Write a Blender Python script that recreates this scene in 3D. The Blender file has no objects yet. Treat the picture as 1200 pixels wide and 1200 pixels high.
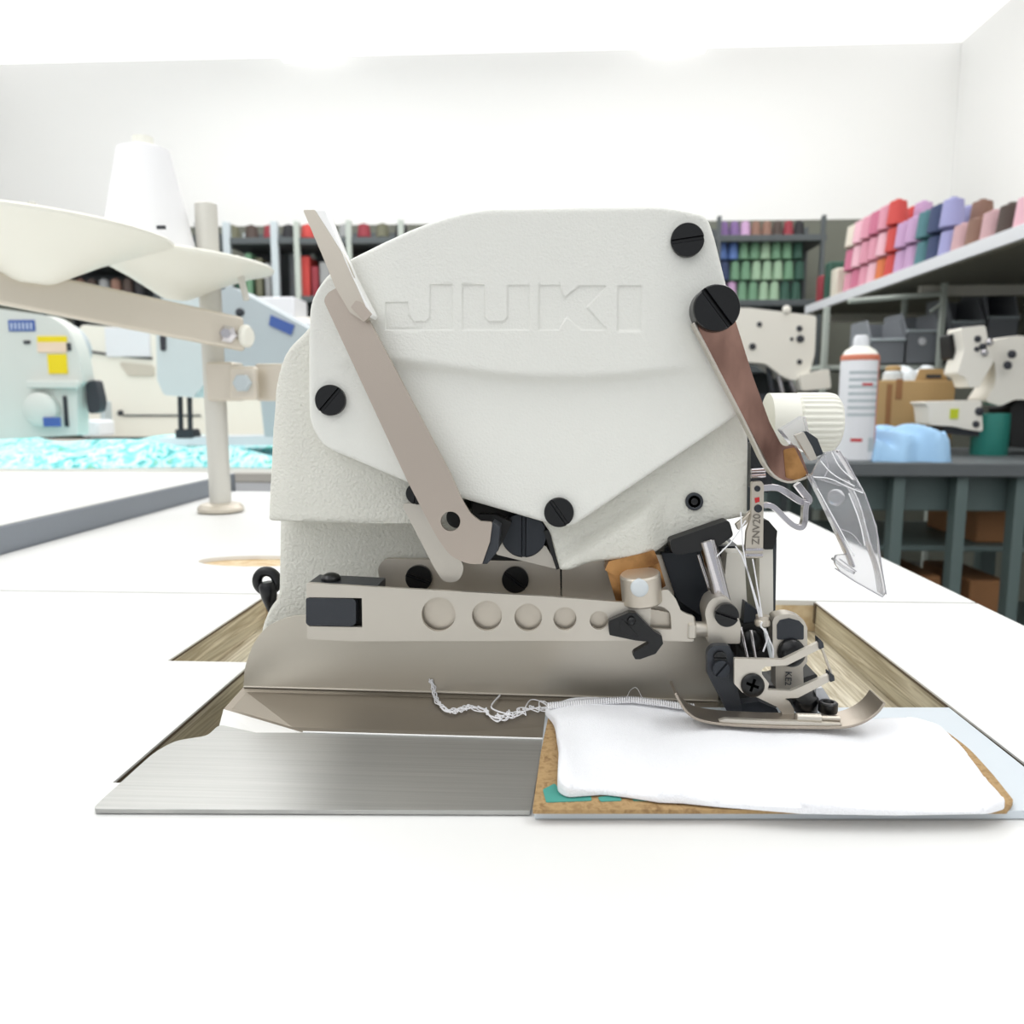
import bpy, bmesh, math, random
import numpy as np
from mathutils import Vector, Matrix
from mathutils.geometry import delaunay_2d_cdt
random.seed(7)
R = math.radians
PI = math.pi
scene = bpy.context.scene
COL = scene.collection

# ------------------------------------------------------------------ camera
FPX = 942.0
TT = 0.75                      # table top height
ZC = TT + 0.145
PITCH = -math.atan(130 / FPX)
YAW = math.atan(50 / FPX)
cam_d = bpy.data.cameras.new('camera')
cam = bpy.data.objects.new('camera', cam_d)
COL.objects.link(cam)
cam.location = (0, 0, ZC)
cam.rotation_euler = (PI / 2 + PITCH, 0, YAW)
cam_d.sensor_width = 36
cam_d.lens = FPX / 1200 * 36
cam_d.clip_start = 0.01
cam_d.clip_end = 50
cam_d.dof.use_dof = True
cam_d.dof.focus_distance = 0.36
cam_d.dof.aperture_fstop = 14
scene.camera = cam
CM = Matrix.Rotation(YAW, 3, 'Z') @ Matrix.Rotation(PI / 2 + PITCH, 3, 'X')
C0 = Vector((0, 0, ZC))


def ray(px, py):
    return CM @ Vector(((px - 600) / FPX, -(py - 600) / FPX, -1))


def W(px, py, y):
    d = ray(px, py)
    return C0 + d * (y / d.y)


def G(px, py, z):
    d = ray(px, py)
    return C0 + d * ((z - ZC) / d.z)


def S(y):
    return y / FPX * 1.0


# ------------------------------------------------------------------ materials
def mat(name, col, rough=0.5, metal=0.0, bump=0, bscale=400, spec=0.5, var=0, vscale=30, emis=0, coat=0):
    m = bpy.data.materials.new(name)
    m.use_nodes = True
    nt = m.node_tree
    b = nt.nodes['Principled BSDF']
    c = tuple(((v / 255) / 12.92 if v / 255 <= .04045 else (((v / 255) + .055) / 1.055) ** 2.4) for v in col)
    b.inputs['Base Color'].default_value = (*c, 1)
    b.inputs['Roughness'].default_value = rough
    b.inputs['Metallic'].default_value = metal
    b.inputs['Specular IOR Level'].default_value = spec
    if coat:
        b.inputs['Coat Weight'].default_value = coat
    tc = nt.nodes.new('ShaderNodeTexCoord')
    if bump:
        n = nt.nodes.new('ShaderNodeTexNoise')
        n.inputs['Scale'].default_value = bscale
        n.inputs['Detail'].default_value = 3
        nt.links.new(tc.outputs['Object'], n.inputs['Vector'])
        bp = nt.nodes.new('ShaderNodeBump')
        bp.inputs['Strength'].default_value = bump
        bp.inputs['Distance'].default_value = 0.001
        nt.links.new(n.outputs['Fac'], bp.inputs['Height'])
        nt.links.new(bp.outputs['Normal'], b.inputs['Normal'])
    if var:
        n = nt.nodes.new('ShaderNodeTexNoise')
        n.inputs['Scale'].default_value = vscale
        n.inputs['Detail'].default_value = 4
        nt.links.new(tc.outputs['Object'], n.inputs['Vector'])
        mx = nt.nodes.new('ShaderNodeMix')
        mx.data_type = 'RGBA'
        mx.inputs[6].default_value = (*[v * (1 - var) for v in c], 1)
        mx.inputs[7].default_value = (*[min(1, v * (1 + var)) for v in c], 1)
        nt.links.new(n.outputs['Fac'], mx.inputs[0])
        nt.links.new(mx.outputs[2], b.inputs['Base Color'])
    return m


def lin(col):
    return tuple(((v / 255) / 12.92 if v / 255 <= .04045 else (((v / 255) + .055) / 1.055) ** 2.4) for v in col) + (1,)


def ramp_mat(name, stops, scale, rough=0.5, metal=0, dist=0.0, detail=4, noise_scale=1.0, bump=0.0, thr=False):
    """noise stretched along an axis and mapped to a colour ramp"""
    m = bpy.data.materials.new(name)
    m.use_nodes = True
    nt = m.node_tree
    b = nt.nodes['Principled BSDF']
    b.inputs['Roughness'].default_value = rough
    b.inputs['Metallic'].default_value = metal
    tc = nt.nodes.new('ShaderNodeTexCoord')
    mp = nt.nodes.new('ShaderNodeMapping')
    mp.inputs['Scale'].default_value = scale
    n = nt.nodes.new('ShaderNodeTexNoise')
    n.inputs['Scale'].default_value = noise_scale
    n.inputs['Detail'].default_value = detail
    n.inputs['Distortion'].default_value = dist
    cr = nt.nodes.new('ShaderNodeValToRGB')
    while len(cr.color_ramp.elements) < len(stops):
        cr.color_ramp.elements.new(0.5)
    for e, (p, c) in zip(cr.color_ramp.elements, stops):
        e.position = p
        e.color = lin(c)
    if thr:
        cr.color_ramp.interpolation = 'CONSTANT'
    nt.links.new(tc.outputs['Object'], mp.inputs['Vector'])
    nt.links.new(mp.outputs['Vector'], n.inputs['Vector'])
    nt.links.new(n.outputs['Fac'], cr.inputs['Fac'])
    nt.links.new(cr.outputs['Color'], b.inputs['Base Color'])
    if bump:
        bp = nt.nodes.new('ShaderNodeBump')
        bp.inputs['Strength'].default_value = bump
        bp.inputs['Distance'].default_value = 0.001
        nt.links.new(n.outputs['Fac'], bp.inputs['Height'])
        nt.links.new(bp.outputs['Normal'], b.inputs['Normal'])
    return m


def glass_mat(name, tint=(1, 1, 1), rough=0.03):
    m = bpy.data.materials.new(name)
    m.use_nodes = True
    nt = m.node_tree
    b = nt.nodes['Principled BSDF']
    b.inputs['Base Color'].default_value = (*tint, 1)
    b.inputs['Roughness'].default_value = rough
    b.inputs['Transmission Weight'].default_value = 1.0
    b.inputs['IOR'].default_value = 1.45
    return m


M = {}
M['paint'] = mat('white_enamel', (231, 231, 224), 0.42, bump=0.3, bscale=1000)
M['paint_cast'] = mat('rough_cast_enamel', (222, 221, 211), 0.5, bump=0.8, bscale=700, var=0.04, vscale=60)
M['steel'] = mat('satin_steel', (203, 195, 182), 0.36, 0.75, bump=0.06, bscale=2500)
M['steel_warm'] = mat('warm_satin_steel', (190, 178, 166), 0.38, 0.8, bump=0.08, bscale=2500)
M['steel_lt'] = mat('light_nickel', (204, 198, 187), 0.38, 0.7, bump=0.05, bscale=2500)
M['sole'] = mat('worn_steel', (168, 158, 146), 0.34, 0.9, bump=.05, bscale=2000)
M['ledge'] = mat('ledge_steel', (150, 142, 130), 0.4, 0.8, bump=.05, bscale=2000)
M['strip'] = mat('pale_blue_steel', (206, 214, 220), 0.45, 0.2)
M['engrave'] = mat('engraved_shadow', (120, 114, 106), 0.5, 0.4)
M['chrome'] = mat('chrome', (205, 202, 205), 0.12, 1.0)
M['blk'] = mat('black_oxide', (9, 10, 12), 0.3, 0.0, spec=0.45, bump=0.05, bscale=1500)
M['pure_black'] = mat('pure_black', (3, 3, 3), 0.9, spec=0)
M['backgrey'] = mat('grey_bracket_paint', (150, 148, 134), 0.5)
M['blk_matte'] = mat('matt_black', (12, 12, 13), 0.55)
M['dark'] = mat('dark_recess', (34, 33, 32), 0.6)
M['slate'] = mat('slate_steel', (58, 61, 66), 0.42, 0.4, bump=0.15, bscale=1800)
M['slate_dk'] = mat('dark_slate', (48, 52, 58), 0.45, 0.4)
M['bronze'] = ramp_mat('bronze', [(0.3, (110, 72, 40)), (0.6, (196, 146, 92))], (80, 80, 80), 0.3, 0.8)
M['brown_reflect'] = ramp_mat('brown_reflection_steel', [(0.35, (112, 84, 74)), (0.7, (186, 146, 130))], (60, 60, 25), 0.2, 1.0)  # reflection of brown surroundings put into the metal's colour
M['nylon'] = mat('nylon', (206, 212, 214), 0.3)
M['laminate'] = mat('white_laminate', (231, 231, 229), 0.42, bump=0.03, bscale=900, spec=0.35)
M['wood'] = ramp_mat('wood_grain', [(0.26, (140, 128, 104)), (0.38, (204, 196, 172)), (0.46, (164, 152, 126)), (0.54, (222, 214, 192)), (0.61, (174, 161, 134)), (0.70, (224, 216, 196))],
                     (150, 5, 150), 0.5, 0, 0.6, 5)
M['tan'] = ramp_mat('tan_chipboard', [(0.35, (196, 164, 118)), (0.65, (226, 208, 174))], (90, 200, 90), 0.7)
M['brushed'] = ramp_mat('brushed_steel', [(0.25, (166, 166, 164)), (0.75, (184, 184, 181))], (14, 1700, 14), 0.4, 0.8, 0, 3)
M['bent'] = mat('satin_plate', (196, 190, 178), 0.36, 0.8, bump=0.05, bscale=2000)
M['fabric'] = mat('white_knit', (243, 244, 247), 0.9, bump=0.5, bscale=1700, spec=0.1)
M['thread'] = mat('white_thread', (240, 240, 242), 0.8, spec=0.2)
M['clear'] = glass_mat('clear_plastic', (.96, .96, .98), .06)
M['clear'].node_tree.nodes['Principled BSDF'].inputs['Transmission Weight'].default_value = 0.8
M['cl_hi'] = mat('clear_plastic_highlight', (250, 250, 252), 0.15)  # near-white for highlights painted on the clear guard
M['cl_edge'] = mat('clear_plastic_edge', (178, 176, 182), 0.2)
M['cream_plastic'] = mat('cream_plastic', (240, 239, 228), 0.4, spec=0.4)
M['cream'] = mat('cream_enamel', (236, 232, 221), 0.45)
M['pale_green'] = mat('pale_grey_green_enamel', (216, 219, 213), 0.4)
M['pale_blue'] = mat('pale_blue_enamel', (212, 223, 224), 0.4)
M['greyblue'] = mat('grey_blue_enamel', (186, 196, 200), 0.45)
M['beige_metal'] = mat('beige_metal', (212, 204, 190), 0.38, 0.5)
M['edge_dark'] = mat('dark_core_line', (92, 78, 62), 0.6)
M['lip'] = mat('steel_reflection_white', (250, 250, 248), 0.3, 0.2)  # near-white steel, bright reflection painted into the colour
M['pole'] = mat('painted_pole', (214, 212, 204), 0.4, 0.2)
M['badge'] = mat('blue_badge', (66, 96, 166), 0.5)
M['badge_ink'] = mat('badge_ink', (206, 216, 232), 0.5)
M['yellow'] = mat('yellow_sticker', (240, 214, 20), 0.5)
M['pinkish'] = mat('pink_white_sticker', (240, 214, 190), 0.5)
M['ink'] = mat('dark_ink', (52, 54, 60), 0.6)
M['tableedge'] = mat('grey_table_edge', (132, 138, 146), 0.5)
M['edge_lt'] = mat('light_grey_edge', (196, 192, 184), 0.5)
M['teal_cloth'] = ramp_mat('teal_print', [(0.3, (40, 160, 158)), (0.40, (150, 234, 236)), (0.5, (232, 250, 250)), (0.58, (130, 226, 236)), (0.66, (120, 206, 176)), (0.74, (235, 248, 252))],
                           (26, 26, 26), 0.85, 0, 1.2, 3)
M['brown_print'] = ramp_mat('brown_print', [(0.3, (150, 120, 80)), (0.5, (176, 146, 102)), (0.7, (134, 104, 66))], (300, 300, 300), 0.8, 0, 0.5, 2)
M['tealprint'] = mat('teal_print_patch', (70, 150, 138), 0.7)
M['bench'] = mat('dark_grey_bench', (92, 97, 99), 0.5, var=.1)
M['bench_leg'] = mat('grey_green_frame', (92, 108, 106), 0.5)
M['card'] = mat('cardboard', (184, 152, 104), 0.8, var=0.1, vscale=8)
M['card_dk'] = mat('dark_cardboard', (150, 106, 68), 0.8, var=0.15, vscale=8)
M['bin'] = mat('grey_bin', (128, 132, 138), 0.5)
M['rack'] = mat('white_rack', (176, 184, 176), 0.5)
M['shelf_dk'] = mat('dark_shelf', (78, 84, 86), 0.6)
M['shelf_lt'] = mat('light_shelf', (200, 198, 188), 0.6)
M['shelf_under'] = mat('shelf_panel', (122, 120, 108), 0.7)
M['wall'] = mat('white_wall', (240, 240, 238), 0.9)
M['wall_grey'] = mat('grey_panel_and_shade', (112, 114, 104), 0.9)
M['floor'] = mat('dark_floor', (70, 68, 64), 0.6, var=0.1, vscale=5)
M['can_white'] = mat('can_white', (226, 228, 232), 0.35)
M['can_red'] = mat('can_orange', (206, 120, 92), 0.4)
M['towel'] = mat('light_blue_cloth', (168, 208, 242), 0.9, bump=0.4, bscale=200)
M['teal_base'] = mat('green_teal_enamel', (44, 128, 116), 0.4)
M['red'] = mat('red', (196, 40, 44), 0.5)
M['green_sticker'] = mat('lime_sticker', (196, 206, 40), 0.5)
M['ceil'] = mat('added_glow_ceiling', (240, 240, 240), 0.9)
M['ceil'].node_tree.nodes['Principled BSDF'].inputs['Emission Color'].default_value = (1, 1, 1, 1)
M['ceil'].node_tree.nodes['Principled BSDF'].inputs['Emission Strength'].default_value = 0.85  # glow added to the ceiling to brighten the room
def _b(n): return M[n].node_tree.nodes['Principled BSDF']


# ------------------------------------------------------------------ object helpers
def woff(p):
    v = Vector((0, 0, 0))
    while p is not None:
        v = v + Vector(p.location)
        p = p.parent
    return v


def tag(o, label=None, cat=None, group=None, kind=None):
    if label: o['label'] = label
    if cat: o['category'] = cat
    if group: o['group'] = group
    if kind: o['kind'] = kind
    return o


def thing(name, loc, label, cat, group=None):
    o = bpy.data.objects.new(name, None)
    COL.objects.link(o)
    o.empty_display_size = 0.02
    o.location = loc
    return tag(o, label, cat, group)


def mk(name, verts, faces, m, parent=None, bevel=0, seg=2, sharp=35, smooth=True):
    verts = [Vector(v) for v in verts]
    if parent is None:
        xs = [v.x for v in verts]; ys = [v.y for v in verts]; zs = [v.z for v in verts]
        loc = Vector(((min(xs) + max(xs)) / 2, (min(ys) + max(ys)) / 2, min(zs)))
        off = loc
    else:
        loc = Vector((0, 0, 0))
        off = woff(parent)
    me = bpy.data.meshes.new(name)
    me.from_pydata([tuple(v - off) for v in verts], [], faces)
    bm = bmesh.new(); bm.from_mesh(me)
    bmesh.ops.remove_doubles(bm, verts=bm.verts, dist=1e-7)
    bmesh.ops.recalc_face_normals(bm, faces=bm.faces)
    bm.to_mesh(me); bm.free()
    if smooth:
        me.shade_smooth()
        me.set_sharp_from_angle(angle=R(sharp))
    me.materials.append(m)
    o = bpy.data.objects.new(name, me)
    COL.objects.link(o)
    o.parent = parent
    o.location = loc
    if bevel:
        b = o.modifiers.new('bevel', 'BEVEL')
        b.width = bevel; b.segments = seg; b.limit_method = 'ANGLE'; b.angle_limit = R(40)
        b.harden_normals = False
    return o


def fillet(pts, r=3.0, n=4):
    """round polygon corners; a point may be (x,y) or (x,y,r)"""
    out = []
    N = len(pts)
    for i in range(N):
        p = pts[i]
        rr = p[2] if len(p) > 2 else r
        a = Vector(pts[i - 1][:2]); b = Vector(p[:2]); c = Vector(pts[(i + 1) % N][:2])
        d1 = a - b; d2 = c - b
        l1, l2 = d1.length, d2.length
        if rr <= 0 or l1 < 1e-6 or l2 < 1e-6:
            out.append((b.x, b.y)); continue
        d1.normalize(); d2.normalize()
        ang = d1.angle(d2)
        if ang > R(172):
            out.append((b.x, b.y)); continue
        t = min(rr / math.tan(ang / 2), l1 * .48, l2 * .48)
        if ang > R(118) and rr >= 4:
            t = max(t, min(rr, .45 * min(l1, l2)))
        s = b + d1 * t; e = b + d2 * t
        for k in range(n + 1):
            u = k / n
            q = s * (1 - u) ** 2 + b * 2 * u * (1 - u) + e * u * u
            out.append((q.x, q.y))
    return out


def circ(cx, cy, r, n=28, ry=None):
    ry = ry or r
    return [(cx + r * math.cos(2 * PI * k / n), cy + ry * math.sin(2 * PI * k / n)) for k in range(n)]


def inside(P, poly):
    x = P[:, 0]; y = P[:, 1]
    res = np.zeros(len(P), bool)
    n = len(poly)
    j = n - 1
    for i in range(n):
        xi, yi = poly[i][:2]; xj, yj = poly[j][:2]
        if yi != yj:
            c = ((yi > y) != (yj > y)) & (x < (xj - xi) * (y - yi) / (yj - yi) + xi)
            res ^= c
        j = i
    return res


def dist_poly(P, poly):
    d = np.full(len(P), 1e9)
    n = len(poly)
    for i in range(n):
        a = np.array(poly[i][:2]); b = np.array(poly[(i + 1) % n][:2])
        ab = b - a
        L = max(ab.dot(ab), 1e-12)
        t = np.clip(((P - a) @ ab) / L, 0, 1)
        q = a + t[:, None] * ab
        d = np.minimum(d, np.hypot(*(P - q).T))
    return d


def inset(poly, d):
    n = len(poly)
    area = sum(poly[i][0] * poly[(i + 1) % n][1] - poly[(i + 1) % n][0] * poly[i][1] for i in range(n))
    s = 1 if area > 0 else -1
    out = []
    for i in range(n):
        a = Vector(poly[i - 1]); b = Vector(poly[i]); c = Vector(poly[(i + 1) % n])
        e1 = (b - a).normalized(); e2 = (c - b).normalized()
        n1 = Vector((-e1.y, e1.x)) * s; n2 = Vector((-e2.y, e2.x)) * s
        m = n1 + n2
        if m.length < 1e-6: m = n1
        m = m / max(m.dot(n1), 0.4)
        q = b + m * d
        out.append((q.x, q.y))
    return out


def region(outer, holes=(), loops=(), pts=None):
    vs = []; es = []
    for lp in [outer, *holes, *loops]:
        s = len(vs)
        vs += [Vector(p[:2]) for p in lp]
        es += [(s + k, s + (k + 1) % len(lp)) for k in range(len(lp))]
    if pts is not None and len(pts):
        vs += [Vector((float(p[0]), float(p[1]))) for p in pts]
    r = delaunay_2d_cdt(vs, es, [], 0, 1e-5)
    V = np.array([tuple(v) for v in r[0]])
    T = np.array([list(f) for f in r[2]])
    cen = V[T].mean(axis=1)
    keep = inside(cen, outer)
    for h in holes: keep &= ~inside(cen, h)
    T = T[keep]
    used = np.unique(T)
    mp = -np.ones(len(V), int); mp[used] = np.arange(len(used))
    return V[used], mp[T]


def plate(name, outer, y, thick, m, parent=None, holes=(), bevel=0.0003, edge=0.0, grid=0, hfn=None, loops=(),
          seg=2, plane='W', sharp=35, finegrid=None):
    """flat (or relief) part: outline given as traced points on the plane Y=y (or Z=y), built there with real thickness"""
    pts = None
    if grid:
        xs = [p[0] for p in outer]; ys = [p[1] for p in outer]
        gx, gy = np.meshgrid(np.arange(min(xs) + grid / 2, max(xs), grid), np.arange(min(ys) + grid / 2, max(ys), grid))
        P = np.stack([gx.ravel(), gy.ravel()], 1).astype(float)
        if edge:
            for f in (0.12, 0.35, 0.65, 1.0):
                loops = list(loops) + []
                rp = inset(outer, edge * f)
                P = np.vstack([P, np.array(rp)])
        k = inside(P, outer)
        P = P[k]
        P = P[dist_poly(P, outer) > 0.05 * max(edge, 1)]
        pts = P
    V, T = region(outer, holes, loops, pts)
    n = len(V)
    h = np.zeros(n)
    if edge:
        d = dist_poly(V, outer)
        sc = S(y) if plane == 'W' else 0.00035
        dd = np.clip(d, 0, edge)
        h -= sc * (edge - np.sqrt(np.maximum(edge ** 2 - (edge - dd) ** 2, 0)))
    if hfn is not None:
        h += hfn(V)
    front = []; back = []
    for k in range(n):
        if plane == 'W':
            p = W(V[k][0], V[k][1], y)
            front.append(p + Vector((0, -h[k], 0))); back.append(p + Vector((0, thick, 0)))
        else:
            p = G(V[k][0], V[k][1], y)
            front.append(p + Vector((0, 0, h[k]))); back.append(p + Vector((0, 0, -thick)))
    faces = [tuple(t) for t in T.tolist()] + [tuple(reversed([v + n for v in t])) for t in T.tolist()]
    cnt = {}
    for t in T.tolist():
        for a, b in ((t[0], t[1]), (t[1], t[2]), (t[2], t[0])):
            key = (min(a, b), max(a, b))
            cnt.setdefault(key, []).append((a, b))
    for key, l in cnt.items():
        if len(l) == 1:
            a, b = l[0]
            faces.append((b, a, a + n, b + n))
    return mk(name, front + back, faces, m, parent, bevel=0 if (edge or grid) else bevel, seg=seg, sharp=sharp)


def box(name, lo, hi, m, parent=None, bevel=0.001, rz=0):
    x0, y0, z0 = lo; x1, y1, z1 = hi
    v = [Vector(p) for p in ((x0, y0, z0), (x1, y0, z0), (x1, y1, z0), (x0, y1, z0), (x0, y0, z1), (x1, y0, z1), (x1, y1, z1), (x0, y1, z1))]
    if rz:
        c = Vector(((x0 + x1) / 2, (y0 + y1) / 2, 0))
        rm = Matrix.Rotation(rz, 3, 'Z')
        v = [rm @ (p - c) + c for p in v]
    f = [(0, 3, 2, 1), (4, 5, 6, 7), (0, 1, 5, 4), (1, 2, 6, 5), (2, 3, 7, 6), (3, 0, 4, 7)]
    return mk(name, v, f, m, parent, bevel=bevel)


def pbox(name, x0, y0, x1, y1, yd, depth, m, parent=None, bevel=0.001):
    """box whose front face fills a traced rectangle at depth yd"""
    a = W(x0, y0, yd); b = W(x1, y1, yd)
    return box(name, (min(a.x, b.x), yd, min(a.z, b.z)), (max(a.x, b.x), yd + depth, max(a.z, b.z)), m, parent, bevel)


def lathe_vf(profile, n=32, base=Vector((0, 0, 0)), axis=Vector((0, 0, 1))):
    """profile: list of (r, h) along axis; closed at the ends when r == 0"""
    axis = Vector(axis).normalized()
    q = Vector((0, 0, 1)).rotation_difference(axis)
    V = []; F = []
    for (r, h) in profile:
        for k in range(n):
            a = 2 * PI * k / n
            V.append(Vector(base) + q @ Vector((r * math.cos(a), r * math.sin(a), h)))
    for i in range(len(profile) - 1):
        for k in range(n):
            a = i * n + k; b = i * n + (k + 1) % n
            F.append((a, b, b + n, a + n))
    F.append(tuple(reversed(range(n))))
    F.append(tuple(range((len(profile) - 1) * n, len(profile) * n)))
    return V, F


def lathe(name, profile, base, axis, m, parent=None, n=32, bevel=0, sharp=35):
    pr = [(max(r, 1e-5), h) for r, h in profile]
    V, F = lathe_vf(pr, n, base, axis)
    return mk(name, V, F, m, parent, bevel=bevel, sharp=sharp)


def rod(name, a, b, r, m, parent=None, n=20, r2=None):
    a = Vector(a); b = Vector(b)
    L = (b - a).length
    r2 = r if r2 is None else r2
    c = min(r, L) * .12
    return lathe(name, [(r * .85, 0), (r, c), (r2, L - c), (r2 * .85, L)], a, b - a, m, parent, n)


def tube_vf(pts, r, n=8, flat=1.0):
    pts = [Vector(p) for p in pts]
    V = []; F = []
    up = Vector((0, 1, 0))
    for i, p in enumerate(pts):
        t = (pts[min(i + 1, len(pts) - 1)] - pts[max(i - 1, 0)]).normalized()
        s = t.cross(up)
        if s.length < 1e-4: s = t.cross(Vector((1, 0, 0)))
        s.normalize()
        u = s.cross(t).normalized()
        rr = r[i] if isinstance(r, (list, tuple)) else r
        for k in range(n):
            a = 2 * PI * k / n
            V.append(p + s * rr * math.cos(a) + u * rr * flat * math.sin(a))
    for i in range(len(pts) - 1):
        for k in range(n):
            a = i * n + k; b = i * n + (k + 1) % n
            F.append((a, b, b + n, a + n))
    F.append(tuple(reversed(range(n)))); F.append(tuple(range((len(pts) - 1) * n, len(pts) * n)))
    return V, F


def smooth_path(pts, it=2):
    pts = [Vector(p) for p in pts]
    for _ in range(it):
        q = [pts[0]]
        for a, b in zip(pts[:-1], pts[1:]):
            q += [a * .75 + b * .25, a * .25 + b * .75]
        q.append(pts[-1]); pts = q
    return pts


def tube(name, pts, r, m, parent=None, n=8, it=2, flat=1.0):
    V, F = tube_vf(smooth_path(pts, it) if it else pts, r, n, flat)
    return mk(name, V, F, m, parent)


def ribbon(name, pts, w, y, thick, m, parent=None, bevel=0.0002, it=2):
    """strip of constant width following a traced centre line, standing on plane Y=y"""
    P = smooth_path([(p[0], p[1], 0) for p in pts], it)
    L = []; Rr = []
    for i, p in enumerate(P):
        t = (P[min(i + 1, len(P) - 1)] - P[max(i - 1, 0)]).normalized()
        nrm = Vector((-t.y, t.x, 0))
        a = p + nrm * w / 2; b = p - nrm * w / 2
        L.append((a.x, a.y)); Rr.append((b.x, b.y))
    n = len(P)
    V = []
    for yy in (y, y + thick):
        for q in L + Rr:
            v = W(q[0], q[1], y); v.y = yy
            V.append(v)
    F = []
    for i in range(n - 1):
        F += [(i, i + 1, n + i + 1, n + i), (2 * n + i, 3 * n + i, 3 * n + i + 1, 2 * n + i + 1),
              (i, 2 * n + i, 2 * n + i + 1, i + 1), (n + i, n + i + 1, 3 * n + i + 1, 3 * n + i)]
    F += [(0, n, 3 * n, 2 * n), (n - 1, 3 * n - 1, 4 * n - 1, 2 * n - 1)]
    return mk(name, V, F, m, parent, bevel=bevel)


def screw(name, px, py, rpx, y, ang, parent, m=None, h=0.0022, slot=0.16, label=None, depth=None):
    """slotted cylinder head: a base disc and two D segments either side of the slot, facing the viewer"""
    m = m or M['blk']
    c = W(px, py, y)
    r = rpx * S(y)
    V = []; F = []

    def add(poly, y0, y1, ch):
        s = len(V); n = len(poly)
        cx = sum(p[0] for p in poly) / n; cz = sum(p[1] for p in poly) / n
        for (yy, k) in ((y1, 1), (y0 + ch, 1), (y0, 1 - ch / r * 1.2)):
            for p in poly:
                V.append(Vector((c.x + cx + (p[0] - cx) * k, yy, c.z + cz + (p[1] - cz) * k)))
        for j in range(2):
            for k in range(n):
                F.append((s + j * n + k, s + j * n + (k + 1) % n, s + (j + 1) * n + (k + 1) % n, s + (j + 1) * n + k))
        F.append(tuple(range(s, s + n))); F.append(tuple(reversed(range(s + 2 * n, s + 3 * n))))

    add([(r * .995 * math.cos(2 * PI * k / 36), r * .995 * math.sin(2 * PI * k / 36)) for k in range(36)], y - h * .45, y + (depth or 0.002), 1e-5)
    w = slot * r / 2 * 1.2
    a0 = math.asin(w / r)
    for sgn in (1, -1):
        poly = [(r * math.cos(a0 + (PI - 2 * a0) * k / 20), sgn * r * math.sin(a0 + (PI - 2 * a0) * k / 20)) for k in range(21)]
        ca, sa = math.cos(ang), math.sin(ang)
        poly = [(p[0] * ca - p[1] * sa, p[0] * sa + p[1] * ca) for p in poly]
        add(poly, y - h, y - h * .4, r * .06)
    o = mk(name, V, F, m, parent)
    if label: o['label'] = label
    return o


def dome(name, px, py, rpx, y, m, parent, hh=0.5, cross=False, label=None, n=32):
    r = rpx * S(y)
    out = circ(px, py, rpx, 32)

    def hf(V):
        x = (V[:, 0] - px) / rpx; z = (V[:, 1] - py) / rpx
        q = np.clip(x * x + z * z, 0, 1)
        h = hh * r * np.sqrt(1 - q * .96)
        if cross:
            u = x * .92 + z * .38; v = -x * .38 + z * .92
            cr = ((np.abs(u) < .14) & (np.abs(v) < .55)) | ((np.abs(v) < .14) & (np.abs(u) < .55))
            h = np.where(cr, h - .35 * r, h)
        return h
    return plate(name, out, y, 0.002, m, parent, grid=rpx / 45 if cross else max(rpx / 16, .5), hfn=hf, sharp=50)


def zf(x0, y0, s):
    return lambda pts: [((x0 + p[0] / s), (y0 + p[1] / s)) + (tuple(q / s for q in p[2:3])) for p in pts]


def text_obj(name, body, px, py, hpx, y, m, parent, rot=0, extr=0.0001):
    """raised lettering, converted to a mesh"""
    cu = bpy.data.curves.new(name, 'FONT')
    cu.body = body; cu.size = hpx * S(y) / 0.7; cu.extrude = extr
    cu.align_x = 'CENTER'; cu.align_y = 'CENTER'
    tmp = bpy.data.objects.new('tmp_text', cu)
    COL.objects.link(tmp)
    bpy.context.view_layer.update()
    me = bpy.data.meshes.new_from_object(tmp)
    bpy.data.objects.remove(tmp)
    c = W(px, py, y)
    mm = Matrix.Rotation(PI / 2, 4, 'X') @ Matrix.Rotation(rot, 4, 'Z')
    vs = [mm @ v.co + c for v in me.vertices]
    fs = [tuple(p.vertices) for p in me.polygons]
    return mk(name, vs, fs, m, parent, smooth=False)


# ================================================================== SETTING
FL = 0.0
box('floor', (-3.2, -1.6, -0.05), (2.2, 4.7, 0.0), M['floor'], bevel=0)['kind'] = 'structure'
box('wall_back', (-3.2, 4.6, 0), (2.2, 4.7, 2.75), M['wall'], bevel=0)['kind'] = 'structure'
box('wall_left', (-3.3, -1.6, 0), (-3.2, 4.7, 2.75), M['wall'], bevel=0)['kind'] = 'structure'
box('wall_right', (2.1, -1.6, 0), (2.2, 4.7, 2.75), M['wall'], bevel=0)['kind'] = 'structure'
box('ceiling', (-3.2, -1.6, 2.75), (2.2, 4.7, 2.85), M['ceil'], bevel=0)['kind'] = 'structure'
o = box('shelf_shade_panel', (2.08, 1.2, 0), (2.1, 4.6, 1.33), M['wall_grey'], bevel=0); o['kind'] = 'structure'  # dark sheet painted in for the shade below the long shelf
o = box('trim_2', (-3.2, 4.57, 0), (2.08, 4.6, 1.86), M['wall_grey'], bevel=0); o['kind'] = 'structure'

# ================================================================== WORK TABLE
zt = TT
table = thing('sewing_table', (0.0, 0.6, 0.0), 'white laminate sewing table with a wood lined cut-out, holding the big overlock machine', 'table')
seamY = G(953, 703.5, zt).y
hole_r = G(953, 703, zt).x
hole_l = G(195, 775, zt).x
hole_l2 = G(285, 785, zt).x
notchY = G(240, 775, zt).y
frontY = 0.283
rightX = G(1145, 707, zt).x
rightX2 = G(1037, 655, zt).x
leftX = G(0, 650, zt).x + .002
nearY = 0.10


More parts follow.
